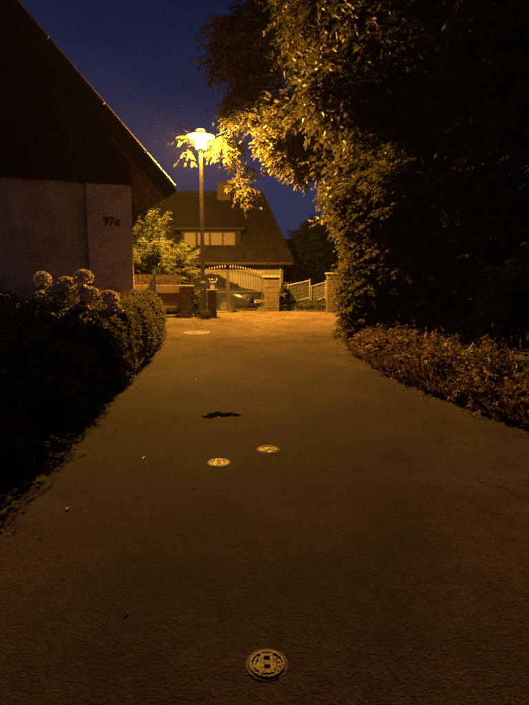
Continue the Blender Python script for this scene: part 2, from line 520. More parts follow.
# dark wet earth lying in the hollow
def pothole_fill():
    n = 56
    vs, fs = [(PH[0], PH[1], float(road_h(PH[1])) - 0.040)], []
    for r_ in (0.35, 0.65, 0.93):
        for k in range(n):
            a = 2 * math.pi * k / n
            dx, dy = math.cos(a), math.sin(a)
            t = 0.05
            while float(ph_shape(PH[0] + dx * 0.155 * t, PH[1] + dy * 0.115 * t)) < r_ and t < 2:
                t += 0.02
            x, y = PH[0] + dx * 0.155 * t, PH[1] + dy * 0.115 * t
            vs.append((x, y, float(road_h(y)) - 0.036 + 0.010 * random.random() + (0.012 if r_ > 0.9 else 0)))
    for k in range(n):
        fs.append((0, 1 + k, 1 + (k + 1) % n))
        for q in (0, 1):
            a, b = 1 + q * n + k, 1 + q * n + (k + 1) % n
            fs.append((a, a + n, b + n, b))
    mb = MB(); mb.add(vs, fs)
    o = mb.build('pothole', M['pothole'], road, smooth=True)
    o['label'] = 'small black pothole broken into the asphalt'
pothole_fill()

# gravel yard behind the gate
structure(tensor_grid('driveway', np.arange(-6, 0.6, 0.25), np.arange(Y_END + 0.012, 21.9, 0.25), lambda x, y: ground_h(x, y) + 0.03, M['yard']))

# ------------------------------------------------------------------ leaf builders
def leaf_arrays(P, D, Nn, L, W, fold=0.18, curl=0.14):
    S = nrm(np.cross(D, Nn))
    Nn = np.cross(S, D)
    L = L[:, None]; W = W[:, None]
    v = np.stack([P,
                  P + D * L * 0.34 + S * W * 0.5 + Nn * W * fold,
                  P + D * L * 0.70 + S * W * 0.36 + Nn * (W * fold - L * curl * 0.4),
                  P + D * L - Nn * L * curl,
                  P + D * L * 0.70 - S * W * 0.36 + Nn * (W * fold - L * curl * 0.4),
                  P + D * L * 0.34 - S * W * 0.5 + Nn * W * fold], 1)
    n = len(P)
    b = (np.arange(n) * 6)[:, None]
    F = np.concatenate([b + np.array([[0, 1, 2, 3]]), b + np.array([[0, 3, 4, 5]])], 0)
    return v.reshape(-1, 3), F

def leaves_mesh(name, P, D, Nn, L, W, mat, fold=0.18, curl=0.14):
    V, F = leaf_arrays(P, D, Nn, L, W, fold, curl)
    return np_mesh(name, V, F, mat)

def sphere_dirs(n):
    return nrm(RNG.normal(size=(n, 3)))

def sprigs(A, U, k, slen, leaf_l, leaf_w, droop=0.5, spread=0.9):
    """k leaves along each of the drooping shoots that start at A and point along U"""
    n = len(A)
    t = (np.arange(k) + 0.5) / k
    T = np.tile(t, (n, 1)) + RNG.uniform(-0.06, 0.06, (n, k))
    sl = slen * RNG.uniform(0.6, 1.25, (n, 1))
    side = nrm(np.cross(U, np.array([0, 0, 1.0]) + 0.001))
    sgn = np.where(np.arange(k) % 2 == 0, 1.0, -1.0)
    P = A[:, None, :] + U[:, None, :] * (T * sl)[..., None]
    P[..., 2] -= droop * sl * T ** 2 * 0.6
    D = U[:, None, :] * 0.55 + side[:, None, :] * (sgn * spread)[None, :, None] + RNG.normal(size=(n, k, 3)) * 0.33
    D[..., 2] -= droop * 0.7
    D = nrm(D)
    Nn = np.array([0, 0, 1.0]) + RNG.normal(size=(n, k, 3)) * 0.55
    Nn = nrm(Nn)
    m = n * k
    L = leaf_l * RNG.uniform(0.6, 1.25, m)
    W = leaf_w * RNG.uniform(0.7, 1.2, m)
    return P.reshape(m, 3), D.reshape(m, 3), Nn.reshape(m, 3), L, W

def crown_points(blobs, density, clumps=26, sig=0.2, shell=0.80):
    """anchors and outward directions, gathered into clumps on and in each ellipsoid"""
    As, Us = [], []
    for bl in blobs:
        c = np.array(bl[:3], float); r = np.array(bl[3:6], float)
        mul = bl[6] if len(bl) > 6 else 1.0
        area = 4 * math.pi * ((r[0] * r[1]) ** 1.6 / 3 + (r[0] * r[2]) ** 1.6 / 3 + (r[1] * r[2]) ** 1.6 / 3) ** (1 / 1.6)
        n = max(6, int(area * density * mul))
        nc = max(5, int(clumps * min(area / 25, 3)))
        cc = sphere_dirs(nc) * (shell + 0.2 * RNG.uniform(-1.6, 1, (nc, 1)))
        pick = RNG.integers(0, nc, n)
        q = cc[pick] + RNG.normal(size=(n, 3)) * sig
        lens = np.linalg.norm(q, axis=1, keepdims=True)
        q = np.where(lens > 1.12, q / lens * 1.12, q)
        As.append(c + q * r)
        Us.append(nrm(nrm(q) * 0.8 + RNG.normal(size=(n, 3)) * 0.45 + np.array([0, 0, -0.2])))
    return np.concatenate(As), np.concatenate(Us)

def limb(mb, p0, p1, r0, r1, sag=0.15, n=7, seg=7):
    p0, p1 = Vector(p0), Vector(p1)
    d = p1 - p0
    pts, rs = [], []
    for i in range(seg + 1):
        t = i / seg
        w = Vector((random.uniform(-1, 1), random.uniform(-1, 1), random.uniform(-1, 1))) * 0.04 * d.length * (0 < i < seg)
        pts.append(p0 + d * t + Vector((0, 0, sag * d.length * math.sin(t * math.pi))) + w)
        rs.append(r0 + (r1 - r0) * t)
    mb.tube(pts, rs, n)
    return pts

def tree(name, label, base, blobs, mat, density, k, slen, ll, lw, trunk_r, group=None, droop=0.5, clumps=26, sig=0.2, trunk_top=None, cat='tree', shell=0.8):
    bx, by = base
    bz = float(ground_h(bx, by)) - 0.1
    t = thing(name, label, cat, (bx, by, bz), 0, group)
    O = Vector((bx, by, bz))
    mb = MB()
    top = Vector(trunk_top) if trunk_top else Vector((bx + 0.2, by, max(b[2] for b in blobs)))
    tp = limb(mb, (0, 0, 0), top - O, trunk_r, trunk_r * 0.35, 0.0, 10, 9)
    for i in range(12):
        pass
    for b in blobs:
        c = Vector(b[:3]) - O
        j = min(range(len(tp)), key=lambda q: (tp[q] - c).length + abs(tp[q].z - (c.z - 0.6 * (Vector((c.x, c.y, 0))).length)) * 0.8)
        j = max(j, 1)
        r0 = trunk_r * (0.55 - 0.03 * j)
        start = tp[j]
        if b[3] < 0.95 and trunk_r > 0.1:
            big = [Vector(q[:3]) - O for q in blobs if q[3] > b[3] + 0.05]
            near = min(big, key=lambda q: (q - c).length)
            if (near - c).length < (start - c).length:
                start, r0 = near, 0.012 + 0.02 * b[3]
        pts = limb(mb, start, c, max(r0, 0.016), 0.010, 0.05)
        for q in range(6):
            u = Vector(sphere_dirs(1)[0])
            e = c + Vector((u.x * b[3], u.y * b[4], u.z * b[5])) * 0.85
            limb(mb, pts[random.randint(3, 6)], e, min(0.022, 0.006 + 0.016 * b[3]), 0.004, 0.05, 5, 4)
    mb.build('trunk', M['bark'], t, smooth=True)
    A, U = crown_points(blobs, density, clumps, sig, shell)
    P, D, Nn, L, W = sprigs(A - np.array(O), U, k, slen, ll, lw, droop)
    link('crown', leaves_mesh('crown', P, D, Nn, L, W, mat), t)
    return t

# ------------------------------------------------------------------ house on the left
HA = R(24)
hc = (-2.98, 12.25)
hz = float(road_h(12.25)) + 0.02
house = thing('house', 'plastered house with dark boarded gable and steep overhanging roof beside the hedge', 'house', (hc[0], hc[1], hz), HA)
WT = 3.735 - hz            # height of the plaster wall
HW, HD = 11.0, 9.0        # gable width, depth
PT = math.tan(R(47))
OV, VO = 0.84, 0.46      # eave and verge overhang
ZE = 3.52 - hz           # eave edge
def roof_z(x):
    return ZE + (OV - x) * PT if x > -HW / 2 else ZE + (OV + HW + x) * PT
mb = MB(); mb.box(-HW, -0.97, 0.06, HD, -0.4, WT + 0.1); mb.box(-0.969, -0.06, 0.12, HD, -0.4, WT + 0.1)
wall = mb.build('wall', M['plaster'], house)
mb = MB(); mb.box(-0.97, 0.0, -0.03, 0.118, -0.4, WT + 0.06, 0.012)
o = mb.build('corner_pier', M['plaster_light'], house); o['label'] = 'paler plaster corner pier bearing the house number'
mb = MB(); mb.box(-HW, -0.975, 0.02, 0.058, -0.4, 0.28, 0.006); mb.build('plinth', M['mortar'], house)
# gable core and vertical boards with rounded feet
mb = MB(); mb.prism([(-HW + 0.05, WT), (-0.07, WT), (-0.07, roof_z(-0.07) - 0.25), (-HW / 2, roof_z(-HW / 2) - 0.3), (-HW + 0.05, roof_z(-HW + 0.05) - 0.25)], 0.02, 0.2)
mb.build('gable_wall', M['darkwood'], house)
bw, x = 0.16, -0.005
while x > -HW + 0.1:
    w = bw - 0.006
    xc = x - bw / 2
    zt = roof_z(xc + (-w / 2 if xc > -HW / 2 else w / 2)) - 0.24
    zt1, zt0 = roof_z(xc + w / 2) - 0.24, roof_z(xc - w / 2) - 0.24
    zb = WT - 0.06 + random.uniform(-0.008, 0.008)
    poly = [(xc - w / 2, zb + 0.035)] + [(xc + w / 2 * math.sin(a), zb + 0.035 - 0.035 * math.cos(a)) for a in np.linspace(-1.2, 1.2, 7)] + [(xc + w / 2, zb + 0.035)]
    if max(zt0, zt1) > zb + 0.1:
        mb = MB(); mb.prism(poly + [(xc + w / 2, max(zt1, zb + .06)), (xc - w / 2, max(zt0, zb + .06))], -0.055 + random.uniform(-0.004, 0.004), 0.012)
        mb.build('gable_board', M['darkwood'], house)
    x -= bw
# roof: deck, tile courses, rafters, barge board, flashing, gutter
TH = 0.16
def slope_prism(mb, s0, s1, t0, t1, y0, y1, side=1):
    """box on the roof slope: s runs up from the eave, t is height above the deck underside"""
    ca, sa = math.cos(R(47)), math.sin(R(47))
    def P(s, t):
        x = OV - s * ca + t * sa; z = ZE + s * sa + t * ca
        return (x, z) if side > 0 else (-HW - x, z)
    mb.prism([P(s0, t0), P(s1, t0), P(s1, t1), P(s0, t1)], y0, y1)
SL = (HW / 2 + OV) / math.cos(R(47))
mb = MB(); slope_prism(mb, 0.02, SL - 0.1, 0.0, 0.05, -VO + 0.04, HD + VO); slope_prism(mb, 0.02, SL - 0.12, 0.0, 0.05, -VO + 0.04, HD + VO, -1)
roof = mb.build('roof', M['rafter'], house)
nc = 22
for c in range(nc):
    s0 = c * SL / nc - 0.03
    mb = MB()
    for i in range(30):
        y0 = -VO + i * (HD + 2 * VO) / 30
        slope_prism(mb, s0, s0 + SL / nc + 0.06, 0.058 + (0.004 if i % 2 else 0), 0.083 + (0.012 if i % 2 else 0), y0, y0 + (HD + 2 * VO) / 30 - 0.006)
    mb.build('tile_course', M['tile'], roof)
for i in range(9):
    y = -0.2 + i * 0.66
    mb = MB(); slope_prism(mb, 0.05, 1.7, -0.17, -0.004, y, y + 0.12)
    # rounded tail
    mb.build('rafter', M['rafter'], house)
mb = MB(); slope_prism(mb, 0.0, SL - 0.1, -0.18, 0.10, -VO - 0.03, -VO + 0.03); slope_prism(mb, 0.0, SL - 0.13, -0.18, 0.10, -VO - 0.03, -VO + 0.03, -1)
mb.build('barge_board', M['darkwood'], house)
s = 0.08
for ln in (0.45, 0.48, 1.2, 1.5, 1.8, 1.8):
    mb = MB(); slope_prism(mb, s, s + ln - 0.02, 0.104, 0.124, -VO - 0.045, -VO + 0.05); slope_prism(mb, s, s + ln - 0.02, 0.075, 0.1035, -VO - 0.047, -VO - 0.032)
    pa, pb = [Vector((OV - q * math.cos(R(47)) + 0.115 * math.sin(R(47)), -VO - 0.03, ZE + q * math.sin(R(47)) + 0.115 * math.cos(R(47)))) for q in (s, s + ln - 0.03)]
    mb.tube([pa, pb], 0.042, 12)
    mb.build('verge_flashing', M['zinc'] if s < 0.9 else M['tile'], house, smooth=False)
    s += ln
# half round gutter along the eave
mb = MB()
gp = [(0.055 * math.cos(a), 0.055 * math.sin(a)) for a in np.linspace(math.pi, 2 * math.pi, 9)]
gi = [(0.049 * math.cos(a), 0.049 * math.sin(a)) for a in np.linspace(2 * math.pi, math.pi, 9)]
mb.prism([(OV + 0.055 + a, ZE + 0.03 + b) for a, b in gp + gi], -VO - 0.02, HD + VO)
mb.build('gutter', M['zinc'], house, smooth=False)
# house number
def text_mesh(s, size, depth, mat):
    cu = bpy.data.curves.new('numeral', 'FONT')
    cu.body = s; cu.size = size; cu.extrude = depth; cu.offset = size * 0.02
    to = bpy.data.objects.new('numeral', cu)
    COL.objects.link(to)
    dg = bpy.context.evaluated_depsgraph_get()
    me = bpy.data.meshes.new_from_object(to.evaluated_get(dg))
    bpy.data.objects.remove(to)
    me.materials.clear(); me.materials.append(mat)
    return me
xx = -0.63
for ch, adv in (('9', 0.118), ('7', 0.118), ('d', 0.12)):
    o = link('house_number', text_mesh(ch, 0.255 if ch != 'd' else 0.22, 0.009, M['black']), house, (xx, -0.041, 2.80 - hz), (R(90), 0, 0))
    xx += adv

# ------------------------------------------------------------------ street lamp
LX, LY = -1.555, 13.55
lz = float(road_h(LY)) - 0.02
LT = 5.24 - lz
lamp = thing('street_lamp', 'lit street lamp with flat round shade on a slim tall pole', 'street lamp', (LX, LY, lz))
mb = MB(); mb.lathe([(0.075, -0.1), (0.075, 0.9), (0.07, 0.93), (0.052, 0.96), (0.048, 2.4), (0.040, LT - 0.52), (0.05, LT - 0.515), (0.05, LT - 0.475)], 20)
mb.build('pole', M['pole'], lamp, smooth=False)
mb = MB(); mb.box(-0.03, 0.03, -0.083, -0.074, 0.45, 0.75, 0.002); mb.build('service_door', M['pole'], lamp)
zb = LT - 0.475
mb = MB(); mb.lathe([(0.052, zb + 0.001), (0.085, zb + 0.008), (0.085, zb + 0.014), (0.02, zb + 0.016)], 24); mb.build('base_ring', M['shade'], lamp)
def rings(prof, n=24):
    v = [(r_ * math.cos(2 * math.pi * k / n), r_ * math.sin(2 * math.pi * k / n), z_) for r_, z_ in prof for k in range(n)]
    f = [(a * n + k, a * n + (k + 1) % n, (a + 1) * n + (k + 1) % n, (a + 1) * n + k) for a in range(len(prof) - 1) for k in range(n)]
    return MB().add(v, f)
rings([(0.058, zb + 0.034), (0.117, zb + 0.036)]).build('bottom_diffuser', M['lampbottom'], lamp)
rings([(0.116, zb + 0.039), (0.046, zb + 0.0395)]).build('diffuser_back', M['shade'], lamp)
rings([(0.121, zb + 0.026), (0.128, zb + 0.05), (0.150, zb + 0.275), (0.150, zb + 0.288)]).build('glass', M['lampglass'], lamp)
rings([(0.146, zb + 0.288), (0.146, zb + 0.275), (0.124, zb + 0.05), (0.118, zb + 0.026), (0.1214, zb + 0.0255)]).build('glass_lining', M['shade'], lamp)
mb = MB(); mb.lathe([(0.03, zb + 0.017), (0.016, zb + 0.019), (0.016, zb + 0.26), (0.05, zb + 0.265)], 12); mb.build('stem', M['shade'], lamp)
mb = MB(); mb.lathe([(0.155, zb + 0.292), (0.30, zb + 0.296), (0.345, zb + 0.312), (0.352, zb + 0.328), (0.335, zb + 0.345), (0.2, zb + 0.385), (0.125, zb + 0.40), (0.02, zb + 0.402)], 40); mb.build('lamp_shade', M['shade'], lamp, smooth=True)
mb = MB(); mb.lathe([(0.105, zb + 0.404), (0.107, zb + 0.455), (0.095, zb + 0.470), (0.02, zb + 0.478)], 24); mb.build('cap', M['lampcap'], lamp, smooth=True)

# ------------------------------------------------------------------ masonry pillars
def pillar(label, x, y, w, d, h, courses, mat, split=True, cap=True, group=None, rotz=0.0):
    z = float(road_h(y)) - 0.03 if y < 15.4 else float(ground_h(x, y)) - 0.03
    t = thing('pillar', label, 'pillar', (x, y, z), rotz, group)
    mb = MB(); mb.box(-w / 2 + 0.008, w / 2 - 0.008, -d / 2 + 0.008, d / 2 - 0.008, 0, h - 0.004); mb.build('core', M['mortar'], t)
    ch = h / courses
    for c in range(courses):
        cut = 0.0 if not split else (random.uniform(0.12, 0.22) * w * (1 if c % 2 else -1))
        for x0, x1 in ([(-w / 2, w / 2)] if not split else [(-w / 2, cut - 0.004), (cut + 0.004, w / 2)]):
            j = lambda: random.uniform(0, 0.007)
            mb = MB(); mb.box(x0 - j(), x1 + (j() if x1 > cut + 0.01 else 0), -d / 2 - j(), d / 2 + j(), c * ch + 0.004, (c + 1) * ch - 0.004, 0.006)
            mb.build('block', mat, t)
    if cap:
        mb = MB(); mb.box(-w / 2 - 0.04, w / 2 + 0.04, -d / 2 - 0.04, d / 2 + 0.04, h, h + 0.055, 0.012); mb.build('cap_stone', M['capstone'], t)
    return t
pillar('low brown block pillar where the picket fence ends by the lamp', -1.99, 13.72, 0.27, 0.27, 0.80, 6, M['stone_dark'])
p2 = pillar('short dark pillar carrying the white figurine beside the lamp pole', -1.335, 13.68, 0.20, 0.22, 0.70, 5, M['stone_dark'], split=False)
pillar('ochre block gate pillar with ivy at its side', 0.205, 15.62, 0.44, 0.42, 1.02, 7, M['stone'])
pillar('block pillar with wide cap half hidden by the leafy hedge', 1.92, 15.35, 0.27, 0.30, 1.10, 7, M['stone'])

# figurine on the short pillar
fz = float(road_h(13.68)) - 0.03 + 0.757
fig = thing('figurine', 'small white figurine with both arms raised on the short dark pillar', 'figurine', (-1.325, 13.66, fz))
mb = MB(); mb.lathe([(0.065, 0.0), (0.068, 0.015), (0.06, 0.03), (0.055, 0.10), (0.042, 0.145), (0.05, 0.18), (0.02, 0.205), (0.012, 0.21)], 14, None, 1.0, 0.75); mb.build('body', M['marble'], fig, smooth=True)
mb = MB(); mb.lathe([(0.01, 0.0), (0.024, 0.01), (0.03, 0.03), (0.024, 0.05), (0.008, 0.06)], 12, Matrix.Translation((-0.005, 0, 0.205))); mb.build('head', M['marble'], fig, smooth=True)
for sx, ex in ((-1, 0.02), (1, 0.06)):
    mb = MB(); mb.tube([(sx * 0.03, 0, 0.165), (sx * (0.06 + ex * .5), -0.005, 0.175), (sx * (0.055 + ex), -0.01, 0.25), (sx * (0.055 + ex), -0.01, 0.28)], [0.024, 0.021, 0.017, 0.010], 8); mb.build('arm', M['marble'], fig, smooth=True)

# ------------------------------------------------------------------ picket fence on the left
def fence():
    xa, ya, xb, yb = -2.14, 13.75, -4.6, 13.30
    L_ = math.hypot(xb - xa, yb - ya); ang = math.atan2(yb - ya, xb - xa)
    z = float(road_h(13.5)) - 0.02
    t = thing('picket_fence', 'low picket fence with pale board rail below the feathery bush', 'fence', (xa, ya, z), ang)
    n = int(L_ / 0.056)
    pk = MB(); pk.prism([(-0.024, 0.06), (0.024, 0.06), (0.024, 1.0), (0.0, 1.012), (-0.024, 1.0)], -0.009, 0.009)
    me = pk.mesh('picket', M['fencewood'])
    for i in range(n):
        link('picket', me, t, (0.03 + i * 0.056, 0, 0.12 + random.uniform(-0.004, 0.004)), (0, random.uniform(-0.01, 0.01), 0))
    # local -y points away from the road here, +y towards it (the fence runs leftwards)
    mb = MB(); mb.box(0, L_, 0.011, 0.034, 0.66, 0.86, 0.004); mb.build('board_rail', M['fencerail'], t)
    mb = MB(); mb.box(0, L_, 0.011, 0.034, 0.26, 0.32, 0.004); mb.build('rail', M['fencewood'], t)
    for px in (0.66, 2.0):
        mb = MB(); mb.box(px - 0.035, px + 0.035, 0.036, 0.10, -0.05, 1.16, 0.006); mb.build('post', M['iron'], t)
    mb = MB(); mb.box(0, L_, -0.07, 0.07, -0.1, 0.10, 0.01); mb.build('plinth', M['mortar'], t)
fence()

# ------------------------------------------------------------------ arched double gate
GL, GR_ = Vector((-2.02, 14.75, 0)), Vector((-0.045, 15.5, 0))
gdir = (GR_ - GL); GW = gdir.length; gang = math.atan2(gdir.y, gdir.x)
gz = float(road_h(15.0)) + 0.02
def arch(u):     # u 0..1 across both leaves
    return 0.93 + 0.26 * math.sin(math.pi * min(max(0.04 + u * 0.92, 0), 1)) + 0.03 * u
def gate_leaf(label, u0, u1):
    o = GL + gdir * u0
    t = thing('gate_leaf', label, 'gate', (o.x, o.y, gz), gang, 'arched gate leaves')
    W_ = GW * (u1 - u0)
    for xs in (0.018, W_ - 0.018):
        u = u0 + (u1 - u0) * xs / W_
        mb = MB(); mb.box(xs - 0.017, xs + 0.017, -0.02, 0.02, 0.03, arch(u) - 0.05, 0.003); mb.build('stile', M['bronze_paint'], t)
    pts = [(x, 0, arch(u0 + (u1 - u0) * x / W_) - 0.05) for x in np.linspace(0, W_, 14)]
    mb = MB()
    for a, b in zip(pts[:-1], pts[1:]):
        mb.prism([(a[0], a[2] - 0.022), (b[0], b[2] - 0.022), (b[0], b[2] + 0.022), (a[0], a[2] + 0.022)], -0.022, 0.022)
    mb.build('top_rail', M['bronze_paint'], t)
    for zr in (0.06, 0.56):
        mb = MB(); mb.box(0.036, W_ - 0.036, -0.016, 0.016, zr - 0.02, zr + 0.02, 0.003); mb.build('rail', M['bronze_paint'], t)
    n = 13
    for i in range(n):
        x = 0.036 + (W_ - 0.072) * (i + 0.5) / n
        h = arch(u0 + (u1 - u0) * x / W_)
        mb = MB(); mb.tube([(x, 0, 0.05), (x, 0, h + 0.03)], 0.0075, 6); b = mb.build('bar', M['iron'], t)
        mb = MB(); mb.lathe([(0.006, 0), (0.017, 0.025), (0.012, 0.05), (0.002, 0.085)], 8, Matrix.Translation((x, 0, h + 0.028))); mb.build('spear_tip', M['pole'], b)
gate_leaf('arched spear-topped gate leaf on the side of the lamp pole', 0.0, 0.497)
gate_leaf('arched spear-topped gate leaf hung on the ochre gate pillar', 0.503, 1.0)

# ------------------------------------------------------------------ railing panels on the bank
def rail_panel(label, x0, x1, y0, y1, zt0, zt1, zb0, zb1):
    t = thing('railing_panel', label, 'railing', (x0, y0, 0), 0, 'railing panels on the bank')
    dx, dy = x1 - x0, y1 - y0
    mb = MB(); mb.tube([(0, 0, zt0), (dx, dy, zt1)], 0.019, 10); mb.build('top_rail', M['galv'], t)
    mb = MB(); mb.tube([(0.03, 0, zb0), (dx, dy, zb1)], 0.016, 10); mb.build('bottom_rail', M['galv'], t)
    for q in (0.0, 1.0):
        x, y = dx * q, dy * q
        g = float(ground_h(x0 + x, y0 + y)) - 0.1
        mb = MB(); mb.tube([(x, y, g), (x, y, zt0 + (zt1 - zt0) * q + 0.05)], 0.022, 10); mb.build('post', M['pole'], t)
    n = 16
    for i in range(n):
        q = (i + 0.5) / n
        mb = MB(); mb.tube([(dx * q, dy * q, zb0 + (zb1 - zb0) * q), (dx * q, dy * q, zt0 + (zt1 - zt0) * q)], 0.006, 5, False); mb.build('bar', M['pole'], t)
rail_panel('longer galvanised railing panel beside the ochre gate pillar', 0.70, 1.36, 15.9, 16.1, 1.455, 1.60, 0.95, 1.09)
rail_panel('shorter galvanised railing panel beside the capped block pillar', 1.41, 1.86, 16.12, 16.25, 1.42, 1.55, 0.96, 1.10)

# ------------------------------------------------------------------ house beyond the gate
BY = 22.0
bz = float(road_h(BY)) - 0.1
back = thing('house', 'house beyond the gate with hipped dark roof and a dormer of shuttered windows', 'house', (-3.9, BY, bz))
EZ, RZ = 2.32 - bz, 5.62 - bz
ex0, ex1 = -5.6, 5.05           # eave ends (local x)
rx0, rx1 = -4.3, 3.75           # ridge ends
ey0, ey1, ry = -0.45, 7.4, 3.5
mb = MB(); mb.box(ex0 + 0.4, ex1 - 0.4, 0, 7.0, -0.6, EZ + 0.1); mb.build('wall', M['housewall'], back)
mb = MB()
mb.add([(ex0, ey0, EZ), (ex1, ey0, EZ), (ex1, ey1, EZ), (ex0, ey1, EZ), (rx0, ry, RZ), (rx1, ry, RZ),
        (ex0, ey0, EZ - .12), (ex1, ey0, EZ - .12), (ex1, ey1, EZ - .12), (ex0, ey1, EZ - .12)],
       [(0, 1, 5, 4), (2, 3, 4, 5), (1, 2, 5), (3, 0, 4), (7, 6, 9, 8), (0, 6, 7, 1), (1, 7, 8, 2), (2, 8, 9, 3), (3, 9, 6, 0)])
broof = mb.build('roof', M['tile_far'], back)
# tile courses on the slope towards the road
nc = 20
for c in range(nc):
    f0, f1 = c / nc, (c + 1) / nc + 0.006
    if f1 > 1: f1 = 1
    def P(f, side, lift):
        xa = ex0 + (rx0 - ex0) * f if side == 0 else ex1 + (rx1 - ex1) * f
        return (xa, ey0 + (ry - ey0) * f - lift * 0.65, EZ + (RZ - EZ) * f + lift * 0.76)
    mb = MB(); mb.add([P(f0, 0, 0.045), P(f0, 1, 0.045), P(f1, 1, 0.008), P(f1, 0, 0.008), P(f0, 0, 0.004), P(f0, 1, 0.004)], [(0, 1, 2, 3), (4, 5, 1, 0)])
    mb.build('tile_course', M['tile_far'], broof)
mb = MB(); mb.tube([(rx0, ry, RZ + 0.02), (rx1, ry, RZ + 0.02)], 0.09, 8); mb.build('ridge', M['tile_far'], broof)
for (a, b) in (((ex1, ey0, EZ + .02), (rx1, ry, RZ + .02)), ((ex0, ey0, EZ + .02), (rx0, ry, RZ + .02))):
    mb = MB(); mb.tube([a, b], 0.075, 8); mb.build('hip_ridge', M['tile_far'], broof)
mb = MB(); mb.box(1.75, 2.35, 3.0, 3.6, RZ - 0.8, RZ + 0.36, 0.02); mb.box(1.70, 2.40, 2.95, 3.65, RZ + 0.361, RZ + 0.42, 0.01); mb.build('chimney', M['stone_dark'], broof)
mb = MB(); mb.tube([(ex0, ey0 - 0.05, EZ - 0.05), (ex1, ey0 - 0.05, EZ - 0.05)], 0.06, 8); mb.build('gutter', M['wframe'], back)
mb = MB(); mb.tube([(ex1 - 0.5, -0.06, EZ - 0.15), (ex1 - 0.5, -0.06, -0.4)], 0.045, 8); mb.build('downpipe', M['galv'], back)
# dormer
dx0, dx1 = 0.45, 2.92
dz0, dz1 = 2.66 - bz, 3.66 - bz
dy = 0.42
dorm_mb = MB(); dorm_mb.prism([(dy, dz0 - 0.3), (dy, dz1), (dy + 2.0, dz1 + 0.45), (dy + 2.0, dz0 - 0.3)], dx0, dx1, 'x')
dorm = dorm_mb.build('dormer', M['darkwood'], back)
mb = MB(); mb.prism([(dy - 0.25, dz1 + 0.0), (dy + 2.3, dz1 + 0.57), (dy + 2.3, dz1 + 0.65), (dy - 0.25, dz1 + 0.08)], dx0 - 0.18, dx1 + 0.18, 'x'); mb.build('dormer_roof', M['tile_far'], dorm)
for wx in (0.60, 1.165, 1.70, 2.225):
    wz0, wz1, ww = 2.86 - bz, 3.53 - bz, 0.44
    mb = MB(); mb.box(wx - 0.035, wx + ww + 0.035, dy - 0.03, dy - 0.002, wz0 - 0.035, wz1 + 0.035, 0.004); w_ = mb.build('window', M['wframe'], back)
    sl = 12
    mb = MB()
    for i in range(sl):
        a, b = wz0 + (wz1 - wz0) * i / sl, wz0 + (wz1 - wz0) * (i + 1) / sl
        mb.box(wx, wx + ww, dy - 0.045, dy - 0.032, a + 0.003, b - 0.003, 0.0045)
    mb.build('roller_shutter', M['shutter'], w_)
mb = MB(); mb.box(dx0 + 0.05, dx1 - 0.05, dy - 0.10, dy - 0.002, 2.74 - bz, 2.80 - bz, 0.004); mb.build('window_sill', M['stone_dark'], dorm)
# ground floor windows
for wx in (-2.6, 0.9):
    mb = MB(); mb.box(wx - 0.06, wx + 1.06, -0.03, -0.002, 0.75, 1.85, 0.004); w_ = mb.build('window', M['wframe'], back)
    for q in (0, 1):
        mb = MB(); mb.box(wx + 0.02 + q * 0.5, wx + 0.48 + q * 0.5, -0.04, -0.032, 0.82, 1.78); mb.build('pane', M['carglass'], w_)

